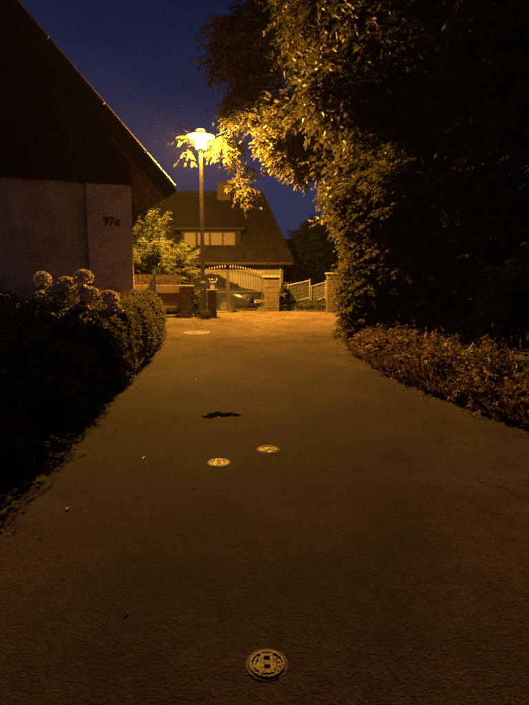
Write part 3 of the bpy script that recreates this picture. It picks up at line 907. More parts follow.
# ------------------------------------------------------------------ parked car in the yard
def car():
    x, y = -2.05, 18.55
    z = float(ground_h(-1.6, 18.0)) + 0.03
    t = thing('parked_car', 'dark car parked in the yard behind the arched gate', 'car', (x, y, z), R(-26))
    st = [(-2.05, 0.62, 0.55, 0.78), (-1.98, 0.74, 0.35, 0.92), (-1.3, 0.83, 0.22, 0.97), (-0.4, 0.86, 0.20, 0.96), (0.6, 0.86, 0.20, 0.95), (0.95, 0.85, 0.20, 0.94),
          (1.5, 0.82, 0.22, 0.86), (1.9, 0.74, 0.28, 0.76), (2.05, 0.62, 0.36, 0.66)]
    vs, fs = [], []
    for (px, w, z0, z1) in st:
        vs += [(px, -w * 0.9, z0), (px, -w, z0 + 0.15), (px, -w, z1 - 0.16), (px, -w * 0.88, z1), (px, w * 0.88, z1), (px, w, z1 - 0.16), (px, w, z0 + 0.15), (px, w * 0.9, z0)]
    n = 8
    for i in range(len(st) - 1):
        for k in range(n):
            j = (k + 1) % n
            fs.append((i * n + k, i * n + j, i * n + n + j, i * n + n + k))
    fs += [tuple(range(n)), tuple(range(len(vs) - 1, len(vs) - 1 - n, -1))]
    mb = MB(); mb.add(vs, fs); mb.build('body', M['carpaint'], t, smooth=True)
    gh = [(-1.75, 0.70, 0.955, 0.70), (-1.25, 0.62, 1.36, 0.0), (0.05, 0.62, 1.41, 0.0), (0.35, 0.60, 1.36, 0.0), (1.0, 0.72, 0.93, 0.0)]
    poly = [(-1.85, 0.94), (-1.30, 1.34), (-0.3, 1.40), (0.25, 1.34), (1.05, 0.92)]
    vs = [(a, -(0.74 if b < 1 else 0.58), b) for a, b in poly] + [(a, (0.74 if b < 1 else 0.58), b) for a, b in poly]
    fs = [(0, 1, 2, 3, 4), (9, 8, 7, 6, 5)] + [(i, i + 5, i + 6, i + 1) for i in range(4)]
    mb = MB(); mb.add(vs, fs); mb.build('window', M['carglass'], t)
    mb = MB(); mb.add([(a, s_ * 0.575, b + 0.004 + dz) for dz in (0, 0.03) for s_ in (-1, 1) for a, b in poly[1:4]],
                      [(6, 7, 10, 9), (7, 8, 11, 10), (0, 3, 4, 1), (1, 4, 5, 2), (0, 1, 7, 6), (1, 2, 8, 7), (3, 9, 10, 4), (4, 10, 11, 5), (0, 6, 9, 3), (2, 5, 11, 8)]); mb.build('roof', M['carpaint'], t)
    for px in (-1.3, 1.32):
        for s_ in (-1, 1):
            Mx = Matrix.Translation((px, s_ * 0.78, 0.31)) @ Matrix.Rotation(R(90), 4, 'X')
            mb = MB(); mb.lathe([(0.2, -0.10), (0.30, -0.10), (0.315, -0.06), (0.315, 0.06), (0.30, 0.10), (0.2, 0.10)], 24, Mx); w_ = mb.build('wheel', M['tyre'], t, smooth=False)
            mb = MB(); mb.lathe([(0.19, -0.115), (0.18, -0.10), (0.18, 0.10), (0.19, 0.115)], 18, Mx); mb.build('rim', M['rim'], w_)
    for s_ in (-1, 1):
        mb = MB(); mb.box(1.80, 2.0, s_ * 0.58 - 0.13, s_ * 0.58 + 0.13, 0.60, 0.73, 0.03); mb.build('headlight', M['lens'], t)
        mb = MB(); mb.box(0.62, 0.78, s_ * 0.93 - 0.09, s_ * 0.93 + 0.09, 0.95, 1.06, 0.03); mb.build('mirror', M['carpaint'], t)
    mb = MB(); mb.box(2.055, 2.065, -0.26, 0.26, 0.44, 0.55); mb.build('number_plate', M['plate'], t)
car()

# ------------------------------------------------------------------ iron covers in the road
def on_road(x, y, dz=0.0):
    return (x, y, float(road_h(y)) + 0.012 * math.sin(x * 1.7 + 0.6) * math.sin(y * 0.9) + dz)
TILT = math.atan(0.048)
def valve_cover(label, x, y, kind, rot=0.0, rr=0.085):
    t = thing('valve_cover', label, 'valve cover', on_road(x, y, 0.0015), 0, 'valve covers in the asphalt')
    t.rotation_euler = (TILT, 0, rot)
    mb = MB(); mb.lathe([(rr * 1.22, -0.02), (rr * 1.20, 0.001), (rr * 1.0, 0.003), (rr * 0.98, -0.02)], 28, None, 1.0, 1.0); mb.build('concrete_collar', M['collar'], t)
    mb = MB(); mb.lathe([(rr * 0.99, -0.02), (rr * 0.985, 0.006), (rr * 0.88, 0.007), (rr * 0.86, -0.004), (rr * 0.02, -0.004)], 28); mb.build('frame_ring', M['worn'] if kind == 2 else M['cast'], t)
    lid_mb = MB(); lid_mb.lathe([(rr * 0.84, -0.003), (rr * 0.82, 0.002), (rr * 0.02, 0.0022)], 28); lid = lid_mb.build('lid', M['cast'], t)
    z0, z1 = 0.0026, 0.0085
    s = rr
    mb = MB()
    if kind in (0, 1):      # ladder shaped lug with two square pockets
        mb.box(-0.36 * s, -0.17 * s, -0.74 * s, 0.74 * s, z0, z1, 0.001)
        mb.box(0.17 * s, 0.36 * s, -0.74 * s, 0.74 * s, z0, z1, 0.001)
        for c in (-0.62, 0.0, 0.62):
            mb.box(-0.168 * s, 0.168 * s, (c - 0.13) * s, (c + 0.13) * s, z0, z1 - 0.0006, 0.001)
    else:
        mb.box(-0.42 * s, -0.24 * s, -0.5 * s, 0.5 * s, z0, z1, 0.001)
        mb.box(0.24 * s, 0.42 * s, -0.5 * s, 0.5 * s, z0, z1, 0.001)
        mb.box(-0.238 * s, 0.238 * s, -0.09 * s, 0.09 * s, z0, z1 - 0.0006, 0.001)
    mb.build('raised_lug', M['worn'], lid)
    mb = MB()
    for a in np.linspace(-1.1, 1.1, 6):
        for r_ in (0.56, 0.72):
            c, s_ = math.cos(a) * r_ * s, math.sin(a) * r_ * s
            mb.lathe([(0.05 * s, z0 - 0.001), (0.045 * s, 0.006), (0.01 * s, 0.0062)], 8, Matrix.Translation((c, s_, 0)))
    mb.build('raised_studs', M['worn'], lid)
    for sgn in ((-1,) if kind == 0 else (-1, 1)):
        mb = MB()
        aa = np.linspace(-0.75, 0.75, 9) + (math.pi if sgn < 0 else 0)
        pts = [(math.cos(a) * 0.76 * s, math.sin(a) * 0.76 * s) for a in aa] + [(math.cos(a) * 0.64 * s, math.sin(a) * 0.64 * s) for a in aa[::-1]]
        mb.prism(pts, z0, 0.0066, 'z'); mb.build('raised_arc', M['worn'], lid)
    return t
valve_cover('small round iron cover with square pockets, alone in the asphalt', 0.01, 1.915, 0, 0.05, 0.070)
valve_cover('bright iron cover with a ladder-shaped lug below the pothole', -0.355, 3.99, 1, 0.1, 0.078)
valve_cover('flat round iron cover with an H-shaped lug near the ladder-lug cover', 0.03, 4.29, 2, 0.3, 0.08)
def manhole():
    t = thing('manhole_cover', 'round manhole cover in the asphalt near the hedge end', 'manhole cover', on_road(-1.40, 10.95, 0.003))
    t.rotation_euler = (TILT, 0, 0)
    mb = MB(); mb.lathe([(0.27, -0.03), (0.268, 0.004), (0.235, 0.005), (0.233, -0.03)], 32); mb.build('frame_ring', M['cast'], t)
    mb = MB(); mb.lathe([(0.228, -0.03), (0.226, 0.002), (0.02, 0.0025)], 32); lid = mb.build('lid', M['collar'], t)
    mb = MB()
    for i in range(-3, 4):
        for j in range(-3, 4):
            if math.hypot(i, j) < 3.3:
                mb.box(i * 0.06 - 0.02, i * 0.06 + 0.02, j * 0.06 - 0.02, j * 0.06 + 0.02, 0.0032, 0.007, 0.001)
    mb.build('raised_pattern', M['cast'], lid)
manhole()

# ------------------------------------------------------------------ hedge on the left
def hedge():
    t = thing('hedge', 'low clipped hedge with small leaves along the road edge', 'hedge', (0, 0, 0))
    ys = np.linspace(1.4, 10.55, 40)
    n = 50000
    y = 6.4 + 4.15 * RNG.uniform(0, 1, n) + RNG.normal(0, 0.12, n)
    hw = 0.46
    a = RNG.uniform(0, math.pi, n)           # around the section, 0 = road side
    r = 1 - np.abs(RNG.normal(0, 0.11, n))
    e = 0.62
    cx = np.sign(np.cos(a)) * np.abs(np.cos(a)) ** e * hw
    cz = np.abs(np.sin(a)) ** e
    endr = np.clip((10.62 - y) / 0.4, 0.05, 1) ** 0.45
    bump = 1 + 0.035 * np.sin(y * 5.1 + cx * 9) + 0.03 * np.sin(y * 13 - cz * 5 + 2) + 0.05 * np.sin(y * 2.3 + cz * 3)
    H = np.interp(y, [1, 4, 7, 10.6], [0.95, 0.86, 0.80, 0.80])
    xc = x_left(y) + 0.08 - hw
    X = xc + cx * r * endr * bump + RNG.normal(0, 0.022, n)
    g = ground_h(xc, y)
    low = RNG.uniform(0, 1, n) < 0.35
    zz = np.where(low & (np.abs(np.cos(a)) > 0.8), RNG.uniform(0.02, 0.6, n), cz * r)
    Z = g + zz * H * bump * (0.45 + 0.55 * endr) + RNG.normal(0, 0.018, n)
    P = np.stack([X, y + RNG.normal(0, 0.02, n), Z], -1)
    out = nrm(np.stack([cx / hw, np.zeros(n), cz * 0.9], -1))
    D = nrm(out * 0.7 + RNG.normal(size=(n, 3)) * 0.65)
    Nn = nrm(np.array([0, 0, 1.0]) * 0.8 + out * 0.5 + RNG.normal(size=(n, 3)) * 0.5)
    link('foliage', leaves_mesh('foliage', P, D, Nn, RNG.uniform(0.035, 0.065, n), RNG.uniform(0.02, 0.034, n), M['leaf_hedge']), t)
    # woody inside
    mb = MB()
    for i in range(260):
        y0 = random.uniform(6.4, 10.3); x0 = float(x_left(y0)) - 0.56 + random.uniform(-0.25, 0.25)
        z0 = float(ground_h(x0, y0)) - 0.05
        limb(mb, (x0, y0, z0), (x0 + random.uniform(-0.2, 0.2), y0 + random.uniform(-0.2, 0.2), z0 + random.uniform(0.55, 0.75)), 0.012, 0.004, 0.0, 4, 3)
    mb.build('stems', M['bark'], t)['kind'] = 'stuff'
    # reddish shoots along the top at the far end
    n = 1500
    y = RNG.uniform(7.6, 10.2, n); k = RNG.integers(0, 16, n)
    cy = RNG.uniform(7.6, 10.1, 16); cxx = RNG.uniform(-0.4, 0.1, 16)
    y = cy[k] + RNG.normal(0, 0.09, n)
    X = x_left(y) - 0.62 + cxx[k] + RNG.normal(0, 0.07, n)
    Z = ground_h(X, y) + 0.80 + RNG.normal(0, 0.04, n)
    D = nrm(np.array([0, 0, 0.8]) + RNG.normal(size=(n, 3)) * 0.6)
    o = link('red_shoots', leaves_mesh('red_shoots', np.stack([X, y, Z], -1), D, sphere_dirs(n), RNG.uniform(0.03, 0.06, n), RNG.uniform(0.02, 0.03, n), M['leaf_red']), t)
    o['label'] = 'reddish young shoots on top of the hedge'
hedge()
def shade_bush():  # added bush row, its black leaf colour imitates shade by the hedge
    t = thing('shade_bush', 'added low bush row with shade put into its black leaves along the road edge in front of the clipped hedge', 'bush', (-2.3, 4.0, float(ground_h(-2.3, 4.0))))
    O = np.array(t.location)
    bl = []
    for y_ in np.arange(0.6, 6.9, 0.42):
        for off, r_, h_ in ((0.36, 0.40, 0.36), (0.9, 0.5, 0.50), (1.6, 0.6, 0.55)):
            x_ = float(x_left(y_)) - off - 0.07 + random.uniform(-0.04, 0.05)
            bl.append((x_, y_ + random.uniform(-.1, .1), float(ground_h(x_, y_)) + h_ * 0.75, r_, r_ * 0.9, h_ * random.uniform(0.9, 1.15)))
    A, U = crown_points(bl, 200, 18, 0.25)
    P, D, Nn, L, W = sprigs(A - O, U, 7, 0.16, 0.055, 0.022, 0.35)
    link('foliage', leaves_mesh('foliage', P, D, Nn, L, W, M['leaf_shade']), t)
    mb = MB()
    for b in bl:
        limb(mb, (b[0] - O[0], b[1] - O[1], float(ground_h(b[0], b[1])) - 0.05 - O[2]), (b[0] - O[0], b[1] - O[1], b[2] - O[2]), 0.014, 0.005, 0.0, 5, 3)
    mb.build('stems', M['bark'], t)['kind'] = 'stuff'
shade_bush()
def bank_shade_bush():  # added to darken the lamplit bank, shade put into the leaf colour
    t = thing('shade_bush', 'added low bush with shade painted into its black leaves over the bank behind the reddish verge', 'bush', (3.6, 5.6, float(ground_h(3.6, 5.6))))
    O = np.array(t.location)
    bl = []
    for y_ in np.arange(2.6, 8.7, 0.55):
        for off in (1.4, 1.9, 2.5, 3.2, 3.9):
            x_ = float(x_right(y_)) + off + random.uniform(-0.1, 0.1)
            h_ = 0.34 + 0.08 * off
            bl.append((x_, y_ + random.uniform(-.1, .1), float(ground_h(x_, y_)) + h_ * 0.6, 0.48, 0.45, h_ * random.uniform(0.8, 1.3)))
    A, U = crown_points(bl, 110, 14, 0.28)
    P, D, Nn, L, W = sprigs(A - O, U, 7, 0.2, 0.075, 0.03, 0.4)
    link('foliage', leaves_mesh('foliage', P, D, Nn, L, W, M['leaf_shade']), t)
    mb = MB()
    for b in bl:
        g = float(ground_h(b[0], b[1])) - 0.05
        limb(mb, (b[0] - O[0], b[1] - O[1], g - O[2]), (b[0] - O[0], b[1] - O[1], b[2] - O[2]), 0.014, 0.005, 0.0, 5, 3)
    mb.build('stems', M['bark'], t)['kind'] = 'stuff'
bank_shade_bush()
for side in (0, 1):
    n = 2600 if side else 900
    y = RNG.uniform(1.5, 12.5, n)
    d = np.abs(RNG.normal(0, 0.10, n)) * (0.4 + 1.2 * (np.sin(y * 3.1 + side) > 0.2)) - 0.06
    x = x_left(y) + d if side == 0 else x_right(y) - d
    z = road_h(y) + 0.012 * np.sin(x * 1.7 + 0.6) * np.sin(y * 0.9) + 0.004 + np.where(d < 0.06, 0.03, 0.0)
    o = link('leaf_litter', leaves_mesh('leaf_litter', np.stack([x, y, z], -1), nrm(RNG.normal(size=(n, 3)) * np.array([1, 1, 0.15])), nrm(np.array([0, 0, 1.0]) + RNG.normal(size=(n, 3)) * 0.25), RNG.uniform(0.012, 0.04, n), RNG.uniform(0.008, 0.022, n), M['litter'] if side else M['leaf_hedge'], 0.3, 0.1))
    tag(o, 'dead leaves gathered on the asphalt edge below the clipped hedge' if side == 0 else 'dead leaves gathered on the asphalt edge below the shrubs', 'leaf litter', None, 'stuff')

# ------------------------------------------------------------------ hydrangea
def flower_mesh(i, r):
    n = 330
    u = sphere_dirs(n)
    u[:, 2] = np.where(u[:, 2] < -0.55, -u[:, 2], u[:, 2])
    P = u * r * (0.86 + 0.10 * RNG.uniform(0, 1, (n, 1))) * np.array([1, 1, 0.86])
    D = nrm(np.cross(u, sphere_dirs(n)))
    Ps, Ds, Ns = [], [], []
    S = np.cross(u, D)
    for q in (D, -D, S, -S):
        Ps.append(P); Ds.append(nrm(q + u * 0.35)); Ns.append(u)
    P_, D_, N_ = np.concatenate(Ps), np.concatenate(Ds), np.concatenate(Ns)
    m = len(P_)
    V, F = leaf_arrays(P_, D_, N_, RNG.uniform(0.015, 0.021, m), RNG.uniform(0.014, 0.019, m), 0.1, 0.1)
    return np_mesh('flower_head', V, F, M['petal'])
def hydrangea():
    bx, by = -2.75, 7.1
    bz_ = float(ground_h(bx, by))
    t = thing('hydrangea_bush', 'hydrangea bush with big round pale flower heads behind the hedge', 'bush', (bx, by, bz_))
    fm = [flower_mesh(i, 0.118) for i in range(3)]
    heads = [(-2.36, 7.0, 1.63, 1.0), (-2.60, 7.05, 1.55, 1.0), (-2.25, 6.85, 1.41, 1.08), (-2.72, 6.95, 1.45, 1.0), (-2.90, 7.0, 1.38, 0.9), (-2.02, 6.95, 1.36, 1.05),
             (-2.34, 6.75, 1.22, 1.05), (-1.97, 7.0, 1.22, 0.8), (-2.47, 6.7, 1.15, 0.9), (-3.35, 6.85, 1.33, 1.0), (-3.05, 6.8, 1.24, 0.9), (-3.0, 6.6, 1.06, 0.95), (-2.7, 6.7, 1.12, 0.85),
             (-3.5, 6.7, 1.1, 0.9), (-3.7, 7.1, 1.5, 1.0), (-3.1, 7.5, 1.62, 0.95)]
    mb = MB(); mb.lathe([(0.075 * math.sin(a), -0.065 * math.cos(a)) for a in np.linspace(0.15, math.pi - 0.15, 8)], 14)
    core = mb.mesh('flower_centre', M['petal'], True)
    Ps, Ds, Ns, Ls, Ws = [], [], [], [], []
    for i, (x, y, z, s) in enumerate(heads):
        h = link('flower_head', fm[i % 3], t, (x - bx, y - by, z - bz_), (random.uniform(-.3, .3), random.uniform(-.3, .3), random.uniform(0, 6)))
        h.scale = (s * 1.12 * random.uniform(.92, 1.06), s * 1.12, s * 1.08 * random.uniform(.88, 1.05))
        link('flower_centre', core, h)
        mb = MB()
        p1 = Vector((x - bx, y - by, z - bz_ - 0.06))
        p0 = Vector(((x - bx) * 0.45 + random.uniform(-.1, .1), (y - by) * 0.4 + 0.1, 0))
        pts = limb(mb, p0, p1, 0.008, 0.004, 0.03, 6, 6)
        mb.build('stem', M['stem'], t)
        for q in range(1, 7):
            for s_ in range(5):
                d = sphere_dirs(1)[0]; d[2] = d[2] * 0.3 - 0.1
                Ps.append(np.array(pts[q]) + RNG.normal(0, 0.04, 3)); Ds.append(d); Ns.append(np.array([0, 0, 1.0]) + RNG.normal(0, 0.3, 3)); Ls.append(RNG.uniform(0.10, 0.18)); Ws.append(RNG.uniform(0.06, 0.10))
    Ps, Ds, Ns = np.array(Ps), nrm(np.array(Ds)), nrm(np.array(Ns))
    link('foliage', leaves_mesh('foliage', Ps, Ds, Ns, np.array(Ls), np.array(Ws), M['leaf_hyd']), t)
hydrangea()

# ------------------------------------------------------------------ edging stones with weeds along the hedge
for i, y in enumerate([4.3, 5.35, 5.55, 7.4, 9.7, 10.5]):
    x = float(x_left(y)) + random.uniform(-0.03, 0.05)
    s = random.uniform(0.035, 0.06)
    mb = MB()
    pr = [(s * 0.8, -0.06), (s * 1.0, 0.0), (s * 0.9, s * 0.45), (s * 0.45, s * 0.72), (s * 0.1, s * 0.78)]
    mb.lathe(pr, 9, Matrix.Rotation(random.uniform(0, 6), 4, 'Z'), 1.0, random.uniform(0.6, 0.9))
    mb.v = [(a + random.uniform(-.012, .012), b + random.uniform(-.012, .012), c + random.uniform(-.008, .008)) for a, b, c in mb.v]
    o = mb.build('edging_stone', M['edge'], None, (x, y, float(road_h(y)) - 0.01))
    tag(o, 'rough small edging stone at the foot of the clipped hedge', 'stone', 'edging stones along the hedge')

def blades(name, xs, ys, zs, h, w, mat, lean=0.5, parent=None, loc=(0, 0, 0)):
    n = len(xs)
    P = np.stack([xs, ys, zs], -1)
    D = nrm(np.array([0, 0, 1.0]) + RNG.normal(size=(n, 3)) * lean * np.array([1, 1, 0.3]))
    return link(name, leaves_mesh(name, P, D, sphere_dirs(n), h * RNG.uniform(0.5, 1.3, n), w * RNG.uniform(0.7, 1.3, n), mat, 0.1, 0.3), parent, loc)

# ------------------------------------------------------------------ right side: verge, shrubs, trees
n = 9000
y = RNG.uniform(2.6, 8.6, n)
off = np.abs(RNG.normal(0, 0.36, n))
cl = np.sin(y * 5.3) * 0.5 + np.sin(y * 9.7 + 1.3) * 0.5
keep = RNG.uniform(-1.3, 1, n) < cl + 0.7
y, off = y[keep], off[keep]
x = x_right(y) - 0.03 + off
o = blades('verge_growth', x, y, ground_h(x, y) - 0.01, 0.20, 0.010, M['drygrass'], 0.75)
tag(o, 'reddish brown dry growth along the foot of the dark shrubs', 'verge', None, 'stuff')
cy = np.sort(RNG.uniform(2.6, 8.9, 70))
cb = []
for q in cy:
    cx_ = float(x_right(q)) + 0.05 + abs(random.gauss(0, 0.3)); r_ = random.uniform(0.10, 0.22)
    cb.append((cx_, q, float(ground_h(cx_, q)) + r_ * 0.6, r_, r_, r_ * random.uniform(0.6, 1.1)))
A_, U_ = crown_points(cb, 140, 8, 0.35)
o = link('verge_clumps', leaves_mesh('verge_clumps', *sprigs(A_, U_, 6, 0.13, 0.055, 0.026, 0.4), M['drygrass']))
tag(o, 'clumped dry reddish leaves between asphalt and shrubs', 'verge', None, 'stuff')
n = 5200
y = RNG.uniform(2.6, 11.2, n)
x = x_right(y) - 0.04 + np.abs(RNG.normal(0, 0.28, n))
P = np.stack([x, y, ground_h(x, y) + RNG.uniform(0.0, 0.30, n) * np.clip((x - x_right(y)) * 3, 0.1, 1)], -1)
o = link('ground_ivy', leaves_mesh('ground_ivy', P, nrm(RNG.normal(size=(n, 3)) * np.array([1, 1, 0.5])), nrm(np.array([0, 0, 1.2]) + RNG.normal(size=(n, 3)) * 0.4), RNG.uniform(0.04, 0.08, n), RNG.uniform(0.03, 0.06, n), M['leaf_ivy']))
tag(o, 'low creeping leaves spilling onto the asphalt from the shrubs', 'ground cover', None, 'stuff')

def shrub(name, label, base, blobs, mat, density, k, slen, ll, lw, cat='shrub', group=None, droop=0.5, sig=0.2, clumps=26):
    return tree(name, label, base, blobs, mat, density, k, slen, ll, lw, 0.05, group, droop, clumps, sig, cat=cat)

tree('overhanging_tree', 'tall leafy tree whose lit branches arch over the road towards the lamp', (4.0, 13.6),
     [(2.95, 13.6, 3.6, 1.3, 1.4, 1.3), (1.95, 13.8, 5.4, 1.35, 1.2, 0.95, 1.2), (0.95, 14.1, 5.75, 0.85, 0.8, 0.55, 1.3), (2.6, 13.5, 4.4, 0.95, 1.0, 0.75, 1.2), (0.45, 14.0, 5.35, 0.45, 0.4, 0.28, 1.2),
      (0.5, 14.0, 5.0, 0.5, 0.45, 0.32, 1.4), (1.0, 13.9, 4.8, 0.55, 0.5, 0.4, 1.4), (1.55, 13.8, 4.5, 0.5, 0.5, 0.42, 1.4),
      (3.6, 13.4, 6.2, 2.0, 1.9, 1.6), (1.6, 13.5, 7.4, 1.9, 1.7, 1.1), (-0.1, 13.9, 7.5, 1.4, 1.2, 0.8, 0.8), (0.1, 14.3, 6.35, 0.9, 0.7, 0.5, 0.9), (-0.5, 14.5, 5.75, 0.6, 0.5, 0.32, 0.8),
      (-0.95, 14.5, 5.2, 0.40, 0.34, 0.38, 0.5), (-1.93, 14.5, 5.15, 0.17, 0.18, 0.20, 0.55), (-0.62, 15.2, 4.3, 0.20, 0.20, 0.66, 0.8),
      (2.75, 10.9, 3.7, 1.25, 1.4, 1.4, 1.3), (2.5, 10.7, 5.6, 1.55, 1.4, 1.4, 1.3), (2.1, 11.0, 7.2, 1.7, 1.5, 1.2, 1.2), (3.6, 10.2, 8.0, 1.8, 1.8, 1.3)],
     M['leaf_tree'], 64, 9, 0.40, 0.15, 0.064, 0.2, sig=0.19)
tree('dark_tree', 'dark tree towering in the shade behind the reddish verge', (5.4, 9.0),
     [(4.6, 9.4, 3.2, 1.5, 1.2, 2.0), (4.7, 8.8, 6.2, 1.8, 1.5, 1.9), (6.1, 8.0, 4.2, 1.8, 1.7, 2.4), (5.9, 7.4, 7.2, 2.0, 2.0, 2.0), (6.6, 6.2, 3.6, 1.7, 1.7, 2.2), (3.9, 9.4, 4.7, 0.95, 0.9, 1.4)],
     M['leaf_dark'], 55, 9, 0.42, 0.15, 0.062, 0.22, sig=0.2)
shrub('leafy_shrub', 'dense ivy-leaved shrub bulging to the road edge under the overhanging tree', (2.5, 10.0),
      [(2.55, 10.1, 1.55, 0.95, 1.15, 1.25), (2.30, 9.25, 1.25, 0.70, 0.8, 1.0), (2.75, 10.6, 2.6, 1.1, 1.1, 1.1), (2.12, 9.9, 0.95, 0.56, 0.85, 0.6), (2.8, 9.3, 2.7, 0.95, 0.95, 1.1), (2.25, 10.4, 2.45, 0.70, 0.8, 0.95), (2.2, 10.5, 1.6, 0.62, 0.7, 0.7)], M['leaf_ivy'], 140, 9, 0.28, 0.085, 0.058, sig=0.2)
shrub('leafy_shrub', 'shaded dense shrub behind the ivy-leaved shrub above the reddish verge', (3.5, 8.7),
      [(3.25, 8.7, 1.2, 0.75, 0.7, 1.1), (3.9, 8.3, 1.4, 0.9, 0.8, 1.3), (3.7, 9.0, 2.8, 0.9, 0.8, 1.1)], M['leaf_dark'], 120, 9, 0.30, 0.09, 0.055)
shrub('leafy_shrub', 'unlit shrub on the bank where the reddish verge is widest', (4.9, 7.0),
      [(4.75, 7.2, 1.5, 0.95, 0.9, 1.2), (5.4, 6.0, 1.7, 1.1, 1.0, 1.4), (4.9, 8.0, 2.2, 1.1, 1.0, 1.2)], M['leaf_dark'], 90, 9, 0.30, 0.10, 0.06)

# ------------------------------------------------------------------ plants by fence and gate
def feathery_bush(label, bx, by, h, spread, n_c, group=None):
    z = float(ground_h(bx, by))
    t = thing('feathery_bush', label, 'bush', (bx, by, z), 0, group)
    mb = MB()
    Ps, Ds, Ns, Ls, Ws = [], [], [], [], []
    for i in range(n_c):
        a = random.uniform(0, 2 * math.pi); rr_ = spread * math.sqrt(random.uniform(0.05, 1))
        hh = h * random.uniform(0.45, 1.0)
        pts = []
        for q in range(8):
            f = q / 7
            pts.append(Vector((math.cos(a) * (0.12 + rr_ * f ** 1.5), math.sin(a) * (0.12 + rr_ * f ** 1.5), hh * (1.25 * f - 0.33 * f ** 3))))
        mb.tube(pts, [0.012 * (1 - 0.8 * q / 7) for q in range(8)], 5)
        for q in range(26):
            f = 0.22 + 0.78 * q / 25
            k_ = min(int(f * 7), 6); p = pts[k_].lerp(pts[k_ + 1], f * 7 - k_)
            tang = (pts[k_ + 1] - pts[k_]).normalized()
            for s_ in (-1, 1):
                sd = tang.cross(Vector((0, 0, 1))).normalized() * s_
                d = tang * 0.6 + sd * 0.9 + Vector((random.uniform(-.3, .3), random.uniform(-.3, .3), random.uniform(-.55, .05)))
                Ps.append(p); Ds.append(d.normalized()); Ns.append((random.uniform(-.4, .4), random.uniform(-.4, .4), 1)); Ls.append(random.uniform(0.12, 0.24)); Ws.append(random.uniform(0.022, 0.036))
    mb.build('stems', M['stem'], t)['kind'] = 'stuff'
    link('foliage', leaves_mesh('foliage', np.array([tuple(p) for p in Ps]), np.array([tuple(d) for d in Ds]), nrm(np.array(Ns)), np.array(Ls), np.array(Ws), M['leaf_bush'], 0.1, 0.25), t)
feathery_bush('bright feathery bush arching over the picket fence', -2.95, 14.8, 2.35, 1.05, 170)
feathery_bush('taller feathery bush at the corner of the boarded house', -3.55, 15.5, 3.2, 0.8, 120)

def conifer(label, bx, by, h, rad):
    z = float(ground_h(bx, by)) - 0.05
    t = thing('conifer', label, 'conifer', (bx, by, z))
    mb = MB(); mb.tube([(0, 0, 0), (0, 0, h)], [0.035, 0.006], 7); mb.build('trunk', M['bark'], t)
    n = 5200
    f = RNG.uniform(0, 1, n) ** 0.8
    a = RNG.uniform(0, 2 * math.pi, n)
    rr_ = rad * (1 - f) ** 0.8 * (0.25 + 0.85 * RNG.uniform(0, 1, n)) * (0.72 + 0.3 * np.sin(f * 34 + a * 3) + 0.22 * np.sin(a * 5 + f * 9)) + 0.012
    P = np.stack([np.cos(a) * rr_, np.sin(a) * rr_, 0.12 + f * (h - 0.15)], -1)
    D = nrm(np.stack([np.cos(a), np.sin(a), np.full(n, 0.5)], -1) + RNG.normal(size=(n, 3)) * 0.4)
    link('crown', leaves_mesh('crown', P, D, sphere_dirs(n), RNG.uniform(0.05, 0.10, n), RNG.uniform(0.010, 0.018, n), M['leaf_conifer']), t)
conifer('small green conifer behind the railing panels', 1.12, 17.2, 1.55, 0.36)

shrub('ivy_clump', 'dark ivy clinging to the side of the ochre gate pillar', (0.52, 15.62), [(0.52, 15.6, 1.12, 0.13, 0.22, 0.36), (0.50, 15.7, 0.9, 0.16, 0.2, 0.2)], M['leaf_ivy'], 420, 6, 0.12, 0.06, 0.045, cat='ivy')
shrub('small_plant', 'small dark plant at the foot of the lamp pole', (-1.58, 13.40), [(-1.58, 13.40, 0.76, 0.15, 0.11, 0.11)], M['leaf_ivy'], 500, 5, 0.10, 0.07, 0.02, cat='plant')
shrub('small_plant', 'dark plant between the fence pillar and the lamp pole', (-1.76, 13.85), [(-1.74, 13.95, 0.95, 0.14, 0.14, 0.3)], M['leaf_dark'], 400, 5, 0.14, 0.08, 0.03, cat='plant')

# grass on the bank below the railing
n = 9000
x = RNG.uniform(0.5, 2.4, n); y = RNG.uniform(15.5, 17.2, n)
o = blades('bank_grass', x, y, ground_h(x, y) - 0.01, 0.09, 0.008, M['grass'], 0.5)
tag(o, 'short grass on the bank below the railing panels', 'grass', None, 'stuff')
n = 2600
x = RNG.uniform(0.5, 2.4, n); y = RNG.uniform(15.46, 17.0, n)
o = link('bank_creeper', leaves_mesh('bank_creeper', np.stack([x, y, ground_h(x, y) + RNG.uniform(0.01, 0.08, n)], -1), sphere_dirs(n), nrm(np.array([0, 0, 1.2]) + RNG.normal(size=(n, 3)) * 0.4), RNG.uniform(0.05, 0.09, n), RNG.uniform(0.03, 0.06, n), M['leaf_ivy']))
tag(o, 'leafy creeper mixed into the grass bank under the railing', 'ground cover', None, 'stuff')

# far trees behind the yard
for (bx, by, cz, r_, lab) in ((2.3, 27, 2.6, 1.9, 'dark round-topped tree right beside the house beyond the gate'), (4.4, 31, 2.6, 2.4, 'broad dark tree past the far house'),
                              (0.6 + 6.8, 30, 3.4, 2.8, 'far dark tree hidden mostly by the overhanging tree'), (-10.5, 27, 4.2, 3.2, 'far dark tree behind the feathery bushes')):
    tree('far_tree', lab, (bx, by), [(bx, by, cz, r_ * 0.8, r_ * 0.8, r_ * 0.75), (bx + 0.5, by, cz + r_ * 0.45, r_ * 0.55, r_ * 0.6, r_ * 0.5), (bx - r_ * 0.5, by, cz - 0.4, r_ * 0.5, r_ * 0.6, r_ * 0.6), (bx + r_ * .5, by, cz - 0.5, r_ * 0.55, r_ * 0.6, r_ * 0.6)],
         M['leaf_far'], 30, 8, 0.5, 0.22, 0.12, 0.16, 'dark trees beyond the yard', trunk_top=(bx, by, cz + 0.5))
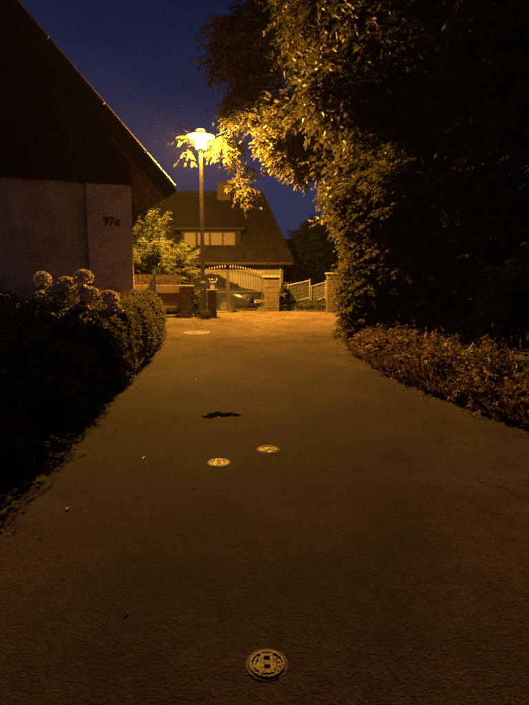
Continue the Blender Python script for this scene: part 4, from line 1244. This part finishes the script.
# wooded ridge on the skyline
n = 40000
x = RNG.uniform(-220, 240, n); y = 150 + RNG.uniform(0, 40, n)
hh = 9.5 + 2.4 * np.sin(x * 0.05) + 1.5 * np.sin(x * 0.13 + 1) + 1.2 * np.sin(x * 0.41)
P = np.stack([x, y, -9 + np.abs(RNG.beta(2, 1.1, n)) * hh], -1)
o = link('far_wood', leaves_mesh('far_wood', P, sphere_dirs(n), sphere_dirs(n), RNG.uniform(1.2, 2.6, n), RNG.uniform(1.0, 2.0, n), M['leaf_far']))
tag(o, 'dark wood on the skyline far behind the yard', 'wood', None, 'stuff')

# ------------------------------------------------------------------ litter on the asphalt
for (x, y) in ((-0.50, 3.55), (-0.95, 4.1), (-1.25, 3.25), (0.35, 4.7), (0.55, 6.2), (-0.15, 5.6), (0.8, 5.2), (-0.9, 6.8), (1.15, 7.6), (-0.62, 2.25), (0.2, 8.2), (-1.2, 8.8), (1.5, 5.9)):
    P = np.array([[0, 0, 0.0]]); a = random.uniform(0, 6.28)
    V, F = leaf_arrays(P, np.array([[math.cos(a), math.sin(a), 0.1]]), nrm(np.array([[random.uniform(-.2, .2), random.uniform(-.2, .2), 1]])), np.array([random.uniform(0.025, 0.05)]), np.array([random.uniform(0.014, 0.026)]), 0.25, 0.15)
    o = link('fallen_leaf', np_mesh('fallen_leaf', V, F, M['litter']), None, on_road(x, y, 0.003))
    tag(o, 'single small dry leaf lying on the asphalt', 'leaf', 'fallen leaves on the road')

# ------------------------------------------------------------------ damp night air
mb = MB(); mb.box(-720, 720, -70, 720, -14.5, 11.5)
hm = bpy.data.materials.new('night_air')
hm.use_nodes = True
hm.node_tree.nodes.clear()
ho = hm.node_tree.nodes.new('ShaderNodeOutputMaterial')
hv = hm.node_tree.nodes.new('ShaderNodeVolumePrincipled')
hv.inputs['Color'].default_value = (0.9, 0.9, 0.9, 1)
hv.inputs['Density'].default_value = 0.00028
hv.inputs['Anisotropy'].default_value = 0.0
hm.node_tree.links.new(hv.outputs[0], ho.inputs['Volume'])
hz_o = mb.build('haze', hm)
tag(hz_o, 'thin damp night air glowing round the lit street lamp', 'haze', None, 'stuff')
